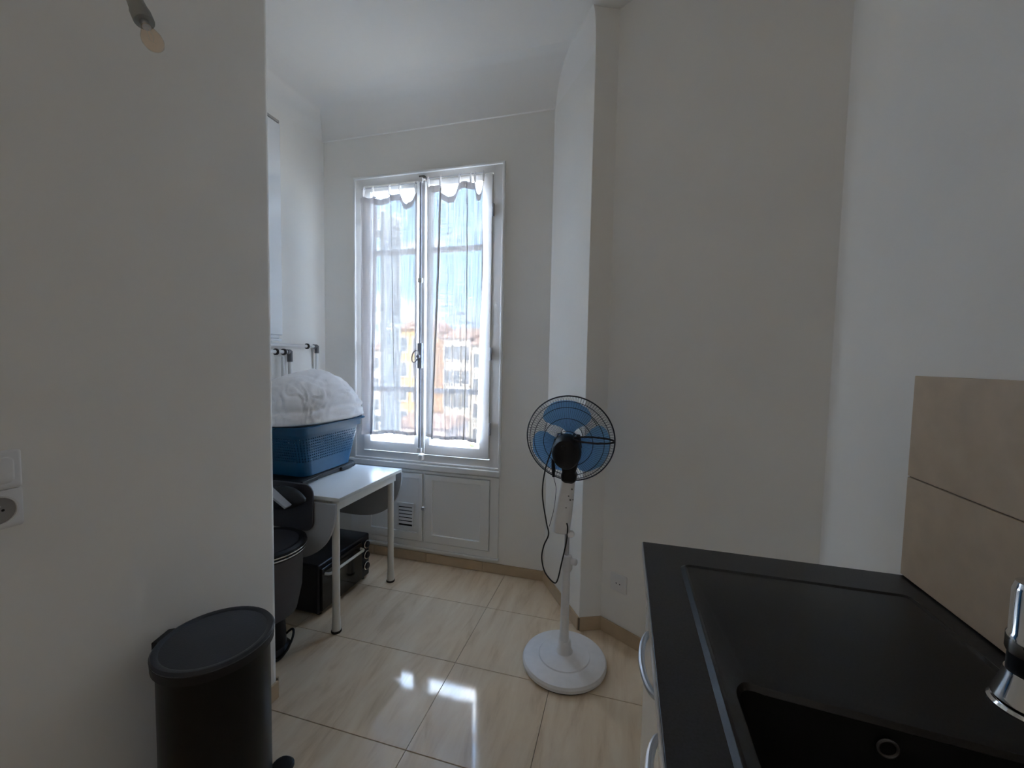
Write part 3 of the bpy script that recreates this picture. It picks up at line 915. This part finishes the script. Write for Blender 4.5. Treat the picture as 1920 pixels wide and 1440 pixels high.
obj('inner_tube', MB().lathe([(0.0115, 0.50), (0.0115, 0.72)], (FX - 0.002, FY, 0), 18), STEEL, fan)
# control column: tapering rounded box
secs = []
for z, cx, hx, hy in ((0.628, -0.030, 0.030, 0.022), (0.634, -0.030, 0.039, 0.030), (0.70, -0.024, 0.040, 0.033), (0.80, -0.012, 0.036, 0.030), (0.872, -0.004, 0.031, 0.028), (0.880, -0.004, 0.026, 0.022)):
    secs.append([(x, y, z) for x, y in rr(FX + cx, FY, hx, hy, min(hx, hy) * 0.75)])
cc = obj('control_column', MB().loops(secs), FANW, fan)
for x, z, s in ((0.018, 0.845, 0.004), (0.004, 0.812, 0.0035), (0.012, 0.795, 0.0045), (0.024, 0.797, 0.003), (-0.006, 0.757, 0.003)):
    obj('scuff', MB().lathe([(s, 0), (s * 0.7, 0.0012)], (FX + x, FY - 0.0318, z), 8, axis=(0, -1, 0)), BRASSD, cc, label='small dark scuff')
obj('cord_socket', MB().lathe([(0.016, 0), (0.018, 0.006), (0.012, 0.014)], (FX + 0.016, FY - 0.030, 0.640), 14, axis=(0.4, -1, 0)), FANW, cc)
# head
AX = Vector((0.02, 0.985, 0.13)).normalized()         # the way the fan blows: away from the camera
HC = Vector((FX - 0.006, FY, 1.058))                  # centre of the rear cage
UPV = (Vector((0, 0, 1)) - AX * AX.z).normalized()
SDV = AX.cross(UPV).normalized()
if SDV.x < 0: SDV = -SDV
neck = obj('neck', MB().loops([[(x, y, z) for x, y in rr(FX, FY - 0.055 + 0.0, hx, hy, min(hx, hy) * 0.6)] for z, hx, hy in ((0.866, 0.020, 0.022), (0.880, 0.033, 0.036), (0.905, 0.036, 0.040), (0.918, 0.030, 0.036), (0.935, 0.034, 0.038), (0.960, 0.040, 0.042))]), BLACKP, fan)
neck.location.y += 0.052
mb = MB()
mprof = [(0.0, -0.125), (0.034, -0.122), (0.055, -0.108), (0.064, -0.085), (0.067, -0.055), (0.063, -0.030), (0.052, -0.006), (0.035, 0.0)]
n = 40
ls = []
for r, h in mprof:
    ls.append([HC + UPV * (-0.030) + AX * h + SDV * (max(r, 1e-4) * 0.98 * math.cos(2 * PI * i / n)) + UPV * (max(r, 1e-4) * 1.18 * math.sin(2 * PI * i / n)) for i in range(n)])
mot = obj('motor_housing', MB().loops(ls), BLACKP, fan)
# flared mounting collar with ribs at the top of the motor
ls = []
for h, w0, w1, zt in ((-0.052, 0.050, 0.042, 0.030), (-0.02, 0.060, 0.050, 0.036), (0.0, 0.062, 0.054, 0.036)):
    c = HC + AX * h
    ls.append([c - SDV * w0 + UPV * -0.03, c + SDV * w0 + UPV * -0.03, c + SDV * w1 + UPV * zt, c - SDV * w1 + UPV * zt])
obj('motor_collar', MB().loops(ls), BLACKP, mot, bevel=0.006, seg=3)
for k in range(5):
    c = HC + SDV * (-0.036 + k * 0.018) + UPV * 0.0355 - AX * 0.028
    a = [c + SDV * sx * 0.003 + UPV * sz * 0.004 + AX * sy * 0.020 for sz in (-1, 1) for sx, sy in ((-1, -1), (1, -1), (1, 1), (-1, 1))]
    obj('cooling_rib', MB().add(a, [(0, 3, 2, 1), (4, 5, 6, 7), (0, 1, 5, 4), (1, 2, 6, 5), (2, 3, 7, 6), (3, 0, 4, 7)]), STEEL, mot)
pts = [HC - UPV * 0.03 - AX * 0.098 + SDV * 0.052 * math.cos(a) + UPV * 0.061 * math.sin(a) for a in [math.radians(115 + 8 * k) for k in range(13)]]
obj('vent_arc', MB().tube(pts, 0.0028, 6), BOARD, mot)
obj('swing_knob', MB().lathe([(0.006, 0), (0.007, 0.014), (0.010, 0.018), (0.009, 0.028)], HC + UPV * 0.012 - AX * 0.112 - SDV * 0.004, 12, axis=-AX), BLACKM, mot)
# cages
def cage(nm, sgn, depth, nw, rings):
    mb = MB()
    RO = 0.203
    def P(r, a):
        t = r / RO
        off = sgn * depth * (1 - t ** 3.2) ** 0.62
        return HC + AX * (0.03 + off) + SDV * r * math.cos(a) + UPV * r * math.sin(a)
    for k in range(nw):
        a = 2 * PI * k / nw
        mb.tube([P(r, a) for r in (0.05, 0.09, 0.13, 0.165, 0.188, 0.199, 0.203)], 0.0006, 4)
    for r in rings:
        mb.tube([P(r, 2 * PI * k / 72) for k in range(72)], 0.0016, 6, closed=True)
    return obj(nm, mb, WIRE, fan, sharp=60)
rc = cage('rear_cage', -1, 0.062, 96, (0.055, 0.112, 0.160, 0.184))
fc = cage('front_cage', 1, 0.062, 96, (0.050, 0.13))
obj('cage_hoop', MB().tube([HC + AX * 0.03 + SDV * 0.2035 * math.cos(2 * PI * k / 96) + UPV * 0.2035 * math.sin(2 * PI * k / 96) for k in range(96)], 0.0032, 8, closed=True), WIRE, fan)
hub = obj('hub', MB().lathe([(0.030, 0.005), (0.034, 0.012), (0.034, 0.045), (0.028, 0.056), (0.0, 0.060)], HC, 28, axis=AX), BLADE, fan)
def blade(mid):
    NR, NA = 14, 20
    mb = MB()
    P = []
    for side in (0, 1):
        for i in range(NR + 1):
            t = i / NR
            r = 0.030 + 0.154 * t
            hw = math.radians(27 + 24 * min(1, t * 2.0)) 
            if t > 0.70:
                q = (t - 0.70) / 0.30
                hw *= math.sqrt(max(0.0, 1 - q * q)) * 0.3 + 0.7 * (1 - q * q * 0.45)
            for j in range(NA + 1):
                s = j / NA * 2 - 1
                a = math.radians(mid) + hw * s + math.radians(9) * t
                off = 0.032 + 0.016 * s * (0.4 + 0.6 * t) + (0.0011 if side else -0.0011)
                P.append(HC + AX * off + SDV * r * math.cos(a) + UPV * r * math.sin(a))
    W = NA + 1
    F = []
    base = (NR + 1) * W
    for i in range(NR):
        for j in range(NA):
            q = (i * W + j, i * W + j + 1, (i + 1) * W + j + 1, (i + 1) * W + j)
            F.append(q); F.append(tuple(base + x for x in q[::-1]))
    edge = [j for j in range(W)] + [i * W + NA for i in range(1, NR + 1)] + [NR * W + j for j in range(NA - 1, -1, -1)] + [i * W for i in range(NR - 1, 0, -1)]
    for k in range(len(edge)):
        a, b_ = edge[k], edge[(k + 1) % len(edge)]
        F.append((b_, a, base + a, base + b_))
    mb.add(P, F)
    return obj('blade', mb, BLADE, fan)
for m_ in (91, 211, 331):
    blade(m_)
# thin black carrying loop and the cord
ry = -0.075
lp = []
for k in range(40):
    a = 2 * PI * k / 40
    lp.append(HC + SDV * (0.118 + 0.088 * math.cos(a)) + UPV * (0.036 + 0.004 * math.sin(a)) + AX * (ry + 0.028 * math.sin(a)))
obj('carry_loop', MB().tube(lp, 0.0042, 8, closed=True), CABLE, fan)
cp = [(-0.312, FY - 0.06, 1.03), (-0.330, FY - 0.075, 0.93), (-0.340, FY - 0.07, 0.82), (-0.322, FY - 0.055, 0.69), (-0.312, FY - 0.045, 0.63), (-0.332, FY - 0.045, 0.575),
      (-0.341, FY - 0.045, 0.515), (-0.325, FY - 0.045, 0.45), (-0.285, FY - 0.045, 0.408), (-0.266, FY - 0.045, 0.42), (-0.250, FY - 0.04, 0.50), (-0.231, FY - 0.04, 0.60), (-0.226, FY - 0.042, 0.665), (-0.232, FY - 0.030, 0.685)]
cp = [(-0.290, FY - 0.055, 1.075)] + cp
cp[1] = (-0.305, FY - 0.068, 1.02)
obj('cord', MB().tube(smooth_path(cp, 6), 0.0032, 8), CABLE, fan)
cp2 = [(-0.297, FY - 0.03, 0.96), (-0.296, FY - 0.03, 0.905), (-0.297, FY - 0.02, 0.88), (-0.290, FY, 0.83), (-0.296, FY - 0.005, 0.74), (-0.312, FY - 0.03, 0.66)]
obj('plug_boot', MB().tube([(-0.302, FY - 0.035, 0.975), (-0.299, FY - 0.035, 0.935), (-0.298, FY - 0.033, 0.895)], [0.007, 0.009, 0.006], 10), BLACKP, fan)
obj('thin_wire', MB().tube(smooth_path(cp2[1:], 5), 0.0013, 6), CABLE, fan)

# ------------------------------------------------------------------ kitchen unit, worktop, sink, tap
CX0, CX1, CYF, CYN, CZ = 0.067, 0.686, 1.231, -0.75, 0.90
unit = thing('base_cabinet', 'white kitchen base cabinet with glossy fronts under the black worktop', 'cabinet', (0.38, 0.25, 0))
obj('carcass', MB().box(0.102, 0.684, CYN + 0.02, 1.222, 0.10, CZ - 0.2).box(0.102, 0.684, 1.204, 1.222, CZ - 0.21, CZ - 0.031), GLOSSW, unit)
obj('plinth', MB().box(0.14, 0.66, CYN + 0.02, 1.20, 0.001, 0.099), PLASTW, unit)
def bow_handle(y0, y1, z, par):
    obj('bow_handle', MB().tube(smooth_path([(0.081, y1, z), (0.070, y1 - 0.012, z), (0.060, y1 - 0.045, z), (0.055, (y0 + y1) / 2, z), (0.060, y0 + 0.045, z), (0.070, y0 + 0.012, z), (0.081, y0, z)], 5), 0.0068, 10), HANDLE, par)
for y0, y1, h0, h1 in ((0.755, 1.218, 0.800, 0.995), (0.290, 0.751, 0.510, 0.715), (-0.18, 0.286, -0.04, 0.15), (-0.73, -0.184, -0.5, -0.3)):
    d = obj('unit_door', MB().box(0.082, 0.100, y0, y1, 0.10, CZ - 0.034), GLOSSW, unit, bevel=0.002)
    bow_handle(h0, h1, 0.780, d)
SX0, SX1, SYN, SYF = 0.153, 0.646, 0.02, 1.118
wt = MB().grid_plate([CX0, SX0 + 0.008, SX1 - 0.008, CX1 + 0.012], [CYN, SYN + 0.008, SYF - 0.008, CYF], lambda i, j: (i, j) == (1, 1),
                     lambda x, y, k: (x, y, CZ if k else CZ - 0.03))
tag(obj('worktop', wt, GRANITE, bevel=0.0025), 'black laminate worktop around the sink by the right wall', 'worktop')
wtt = bpy.data.objects['worktop']
obj('edge_strip', MB().box(CX0 - 0.0022, CX0 - 0.0002, CYN, CYF, CZ - 0.0285, CZ - 0.0018), STEEL, wtt, label='thin pale edging strip on worktop front')
sk = thing('sink', 'black composite sink with drainboard, set in the black worktop', 'sink', ((SX0 + SX1) / 2, 0.57, CZ - 0.2))
scx, scy, shx, shy = (SX0 + SX1) / 2, (SYN + SYF) / 2, (SX1 - SX0) / 2, (SYF - SYN) / 2
def sl(g, z, r=0.025): return [(x, y, z) for x, y in rr(scx, scy, shx - g, shy - g, max(0.006, r - g), 10)]
bx0, bx1, by0, by1 = 0.188, 0.606, 0.10, 0.738
bcx, bcy, bhx, bhy = (bx0 + bx1) / 2, (by0 + by1) / 2, (bx1 - bx0) / 2, (by1 - by0) / 2
def bl(g, z, r=0.045): return [(x, y - (0.044 * min(1, max(0, (x - bx0 - 0.02) / 0.12)) ** 0.8 if y > bcy else 0), z) for x, y in rr(bcx, bcy, bhx - g, bhy - g, r, 10)]
obj('sink_deck', MB().loops([sl(0.0, CZ - 0.004), sl(0.0, CZ + 0.0005), sl(0.009, CZ + 0.0065), sl(0.0105, CZ + 0.0065), sl(0.016, CZ + 0.003), bl(-0.012, CZ + 0.0025), bl(0.0, CZ - 0.003), bl(0.004, CZ - 0.012)], cap0=False, cap1=False), SINKM, sk, sharp=28)
obj('bowl', MB().loops([bl(0.003, CZ - 0.013), bl(0.010, CZ - 0.10), bl(0.022, CZ - 0.175), bl(0.06, CZ - 0.19)], cap0=False), SINKIN, sk, sharp=60, recalc=False)
of = obj('overflow', MB().tube([(0.388 + 0.0125 * math.cos(a), 0.6945, 0.865 + 0.0125 * math.sin(a)) for a in [2 * PI * k / 24 for k in range(24)]], 0.0022, 8, closed=True), BRASSD, sk)
obj('overflow_hole', MB().lathe([(0.0115, 0), (0.0, 0.001)], (0.388, 0.698, 0.865), 16, axis=(0, -1, 0)), HOLE, of)
obj('drain', MB().lathe([(0.043, 0), (0.045, 0.002), (0.040, 0.005), (0.0, 0.003)], (0.40, 0.42, CZ - 0.190), 28), CHROME, sk)
tap = thing('mixer_tap', 'chrome mixer tap standing at the right end of the sink', 'tap', (0.610, 0.775, CZ - 0.004))
TPX, TPY = 0.612, 0.785
obj('tap_flange', MB().lathe([(0.045, CZ + 0.0028), (0.0455, 0.906), (0.042, 0.910), (0.033, 0.911)], (TPX, TPY, 0), 40), CHROME, tap)
obj('tap_base', MB().lathe([(0.038, 0.912), (0.0425, 0.916), (0.041, 0.922), (0.034, 0.944), (0.0315, 0.956), (0.0305, 0.960)], (TPX, TPY, 0), 40), CHROME, tap)
obj('tap_dark_ring', MB().lathe([(0.0285, 0.960), (0.0285, 0.988)], (TPX, TPY, 0), 32), BLACKP, tap)  # black band put in for the dark ring reflected in the chrome
obj('tap_body', MB().lathe([(0.030, 0.988), (0.0315, 0.992), (0.0315, 1.016), (0.0295, 1.020), (0.0295, 1.086), (0.026, 1.098), (0.0, 1.102)], (TPX, TPY, 0), 32), CHROME, tap)
obj('tap_spout', MB().tube(smooth_path([(TPX, TPY - 0.015, 0.985), (TPX - 0.005, TPY - 0.07, 1.02), (TPX - 0.03, TPY - 0.16, 1.05), (TPX - 0.06, TPY - 0.21, 1.035)], 5), 0.012, 14), CHROME, tap)
obj('tap_lever', MB().tube([(TPX + 0.004, TPY - 0.01, 1.09), (TPX + 0.02, TPY - 0.06, 1.125)], [0.010, 0.007], 10), CHROME, tap)

# backsplash tiles: pieces of the right wall
bsp = obj('backsplash_bed', MB().box(XR - 0.010, XR + 0.001, CYN, 1.230, CZ + 0.002, 1.399), BGROUT, wall_r)
for r_ in range(2):
    z0 = CZ + 0.003 + r_ * 0.2505
    y = 1.231
    while y > CYN + 0.05:
        y0 = max(y - 0.40, CYN)
        obj('wall_tile', MB().box(XR - 0.0145, XR - 0.003, y0 + 0.0012, y - 0.0012 if y < 1.23 else y, z0, z0 + 0.2475), TILEW, bsp, bevel=0.0012, seg=1)
        y = y0

# ------------------------------------------------------------------ sockets
def socket_plate(root_name, lab, c, n, t, size, deep=True, cat='socket', grp=None):
    c, n, t = Vector(c), Vector(n).normalized(), Vector(t).normalized()
    root = thing(root_name, lab, cat, c, grp)
    z = Vector((0, 0, 1))
    def sq(h, r, d): return [c + t * x + z * y + n * d for x, y in rr(0, 0, h, h, r, 5)]
    h = size / 2
    obj('cover_plate', MB().loops([sq(h, 0.006, 0.0005), sq(h, 0.006, 0.006), sq(h - 0.004, 0.006, 0.009)]), PLASTW, root)
    return root, sq
dB = Vector((XR + 0.09, 1.69 - 2.172, 0)).normalized()
nB = Vector((dB.y, -dB.x, 0))
cB = Vector((-0.083, 2.168, 0)) + dB * 0.105 + Vector((0, 0, 0.295))
rt, sq = socket_plate('wall_socket', 'white square wall socket above skirting on the diagonal wall', cB, nB, dB, 0.092, grp=None)
obj('socket_well', MB().loops([sq(0.026, 0.012, 0.0095), sq(0.024, 0.012, 0.0098)]), PLASTW, rt)
for a, b_ in ((-0.010, -0.002), (0.010, -0.002)):
    obj('pin_hole', MB().lathe([(0.0035, 0), (0.0, 0.0006)], cB + dB * a + Vector((0, 0, b_)) + nB * 0.0100, 10, axis=nB), HOLE, rt)
for zz, nm in ((1.150, 'upper'), (1.060, 'lower')):
    c = Vector((XL, 0.562, zz)); nL = Vector((1, 0, 0)); tL = Vector((0, 1, 0))
    if nm == 'upper':
        r1, sq = socket_plate('light_switch', 'upper white switch plate on the near left wall', c, nL, tL, 0.088, cat='switch')
        obj('rocker', MB().loops([sq(0.030, 0.012, 0.0095), sq(0.030, 0.012, 0.012), sq(0.026, 0.012, 0.014)]), PLASTW, r1)
    else:
        r1, sq = socket_plate('wall_socket', 'lower white socket under the switch on the near left wall', c, nL, tL, 0.088)
        obj('socket_ring', MB().lathe([(0.036, 0.009), (0.035, 0.013), (0.031, 0.013), (0.030, 0.004)], c, 30, axis=nL, cap0=False, cap1=False), PLASTW, r1)
        obj('socket_well', MB().lathe([(0.0305, 0.0096), (0.0, 0.0098)], c, 30, axis=nL), BOARD, r1)
        for a in (-0.0095, 0.0095):
            obj('pin_hole', MB().lathe([(0.003, 0), (0.0, 0.0006)], c + tL * a + Vector((0.0100, 0, 0)), 10, axis=nL), HOLE, r1)
        obj('earth_pin', MB().lathe([(0.0028, 0), (0.0028, 0.010)], c + Vector((0.0098, 0, 0.012)), 10, axis=nL), STEEL, r1)

# ------------------------------------------------------------------ bare bulb
LB = Vector((-1.128, 0.773, 2.162))                  # lowest point of the bulb; it hangs askew
LAX = Vector((-0.416, -0.061, 0.90)).normalized()
lamp = thing('hanging_bulb', 'bare unlit amber light bulb hanging askew in a grey lampholder', 'lamp', LB)
obj('glass_bulb', MB().lathe([(0.0, 0.0), (0.010, 0.0012), (0.0185, 0.008), (0.0225, 0.020), (0.0215, 0.031), (0.016, 0.045), (0.0115, 0.055), (0.0105, 0.060)], LB, 28, axis=LAX), BULBG, lamp)
obj('bulb_cap', MB().lathe([(0.009, 0.058), (0.0095, 0.062), (0.0095, 0.082)], LB, 20, axis=LAX), STEEL, lamp)
fs = LAX.cross(Vector((0, 1, 0))).normalized()
obj('filament', MB().tube([LB + fs * -0.004 + LAX * 0.052, LB + fs * -0.007 + LAX * 0.03, LB + LAX * 0.018, LB + fs * 0.007 + LAX * 0.03, LB + fs * 0.004 + LAX * 0.052], 0.0010, 6), WMETAL, lamp)
obj('lampholder', MB().lathe([(0.0205, 0.072), (0.0215, 0.075), (0.0215, 0.098), (0.019, 0.108), (0.0175, 0.130), (0.010, 0.142), (0.004, 0.145)], LB, 28, axis=LAX), mat('grey_lampholder', (0.30, 0.30, 0.28), 0.5), lamp)
lt = LB + LAX * 0.143
obj('lamp_cord', MB().tube(smooth_path([lt, lt + LAX * 0.02, lt + Vector((-0.014, -0.002, 0.07)), (lt.x - 0.014, lt.y, ZC - 0.02)], 5), 0.0035, 8), CABLE, lamp)
obj('ceiling_rose', MB().lathe([(0.03, ZC - 0.03), (0.04, ZC - 0.012), (0.04, ZC - 0.0005)], (lt.x - 0.014, lt.y, 0), 24), PLASTW, lamp)

# ------------------------------------------------------------------ town outside
STONE = mat('town_stone', (0.72, 0.66, 0.58), 0.9, var=0.08, vscale=0.5)
OCHRE = mat('ochre_render', (0.80, 0.55, 0.26), 0.9, var=0.06, vscale=0.5)
CREAM = mat('cream_render', (0.80, 0.75, 0.67), 0.9, var=0.05, vscale=0.5)
PINK = mat('pink_render', (0.74, 0.60, 0.56), 0.9, var=0.05, vscale=0.5)
ROOFT = mat('clay_roof', (0.56, 0.36, 0.27), 0.9, var=0.15, vscale=1.2)
WDARK = mat('town_window', (0.20, 0.22, 0.25), 0.3)
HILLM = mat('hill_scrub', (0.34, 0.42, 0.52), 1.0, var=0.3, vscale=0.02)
GRND = mat('town_ground', (0.36, 0.33, 0.29), 1.0, var=0.2, vscale=0.1)
LEAF = mat('tree_leaf', (0.06, 0.10, 0.03), 0.8, var=0.4, vscale=1.0)
GZ = -15.0
ground = MB().box(-160, 120, 6, 320, GZ - 1, GZ)
struct('ground', ground, GRND)
def house(x0, x1, y0, depth, z1, m, lab, nwx, nwz, seed):
    root = thing('building', lab, 'building', ((x0 + x1) / 2, y0 + depth / 2, GZ), 'houses of the town outside')
    obj('facade', MB().box(x0, x1, y0, y0 + depth, GZ, z1), m, root)
    ov_ = 0.4
    ym = y0 + depth / 2
    obj('roof', MB().add([(x0 - ov_, y0 - ov_, z1), (x1 + ov_, y0 - ov_, z1), (x1 + ov_, y0 + depth + ov_, z1), (x0 - ov_, y0 + depth + ov_, z1), (x0 - ov_, ym, z1 + depth * 0.16), (x1 + ov_, ym, z1 + depth * 0.16)],
        [(0, 1, 5, 4), (2, 3, 4, 5), (0, 4, 3), (1, 2, 5), (0, 3, 2, 1)]), ROOFT, root, smooth=False)
    w = (x1 - x0) / nwx
    for i in range(nwx):
        for k in range(nwz):
            cx = x0 + w * (i + 0.5)
            zc = z1 - 1.9 - k * 3.0
            if zc < GZ + 1: continue
            fr = obj('window', MB().grid_plate([cx - 0.7, cx - 0.52, cx + 0.52, cx + 0.7], [zc - 1.0, zc - 0.82, zc + 0.82, zc + 1.0], lambda a, b_: (a, b_) == (1, 1), lambda x, z, s: (x, y0 + 0.01 if s else y0 - 0.12, z)), CREAM, root, smooth=False)
            obj('window_pane', MB().box(cx - 0.53, cx + 0.53, y0 - 0.05, y0 - 0.02, zc - 0.83, zc + 0.83), WDARK, fr, smooth=False)
    return root
house(-27.2, -23.4, 45, 9, 5.0, OCHRE, 'tall ochre town house seen through the left window leaf', 2, 5, 1)
house(-36.0, -28.4, 52, 9, 2.6, CREAM, 'cream town house left of the ochre house', 3, 4, 2)
house(-22.2, -18.7, 48, 10, 4.1, CREAM, 'tall cream town house right of the ochre house', 3, 6, 3)
house(-17.6, -12.0, 46, 10, 3.2, STONE, 'long stone coloured town house behind the right window leaf', 4, 5, 4)
house(-21.5, -16.5, 36, 6, -5.2, PINK, 'low pink town house with clay roof below the right window leaf', 3, 3, 5)
house(-28.5, -22.8, 34, 6, -7.5, STONE, 'low stone town house nearest below the window', 3, 2, 6)
def mound(cx, cy, rx, ry, h, lab, seed):
    mb = MB()
    NA, NR = 48, 14
    for j in range(NR + 1):
        t = j / NR
        for i in range(NA):
            a = 2 * PI * i / NA
            x, y = cx + rx * t * math.cos(a), cy + ry * t * math.sin(a)
            z = GZ - 2 + (h - GZ) * (0.5 + 0.5 * math.cos(PI * t)) * (1 + 0.22 * noise.noise(Vector((x * 0.03, y * 0.03, seed)))) 
            mb.v.append((x, y, z))
    for j in range(NR):
        for i in range(NA):
            mb.f.append((j * NA + i, j * NA + (i + 1) % NA, (j + 1) * NA + (i + 1) % NA, (j + 1) * NA + i))
    return tag(obj('hill', mb, HILLM), lab, 'hill')
mound(-85, 230, 90, 70, 34, 'hazy blue green hill behind the town houses', 1.0)
mound(-260, 200, 80, 50, 12, 'low hill to the left behind the cream house', 4.0)
def tree(x, y, h, lab, seed):
    root = thing('tree', lab, 'tree', (x, y, GZ), 'trees between the town houses')
    obj('trunk', MB().tube([(x, y, GZ), (x + 0.1, y, GZ + h * 0.4), (x, y, GZ + h * 0.7)], [0.3, 0.22, 0.12], 8), RUBBER, root)
    rnd = random.Random(seed)
    mb = MB()
    for k in range(900):
        p = Vector((rnd.gauss(0, 1), rnd.gauss(0, 1), rnd.gauss(0, 1))).normalized() * (rnd.random() ** 0.4)
        c = Vector((x + p.x * h * 0.24, y + p.y * h * 0.24, GZ + h * 0.68 + p.z * h * 0.30))
        s = 0.28
        d1, d2 = Vector((rnd.uniform(-1, 1), rnd.uniform(-1, 1), rnd.uniform(-1, 1))).normalized() * s, Vector((rnd.uniform(-1, 1), rnd.uniform(-1, 1), rnd.uniform(-1, 1))).normalized() * s
        mb.add([c - d1, c + d2, c + d1, c - d2], [(0, 1, 2, 3)])
    obj('crown', mb, LEAF, root, recalc=False, kind='stuff')
tree(-25.0, 28, 9.0, 'green tree in front of the low stone town house', 5)
tree(-14.0, 37, 8.5, 'green tree right of the pink town house', 6)
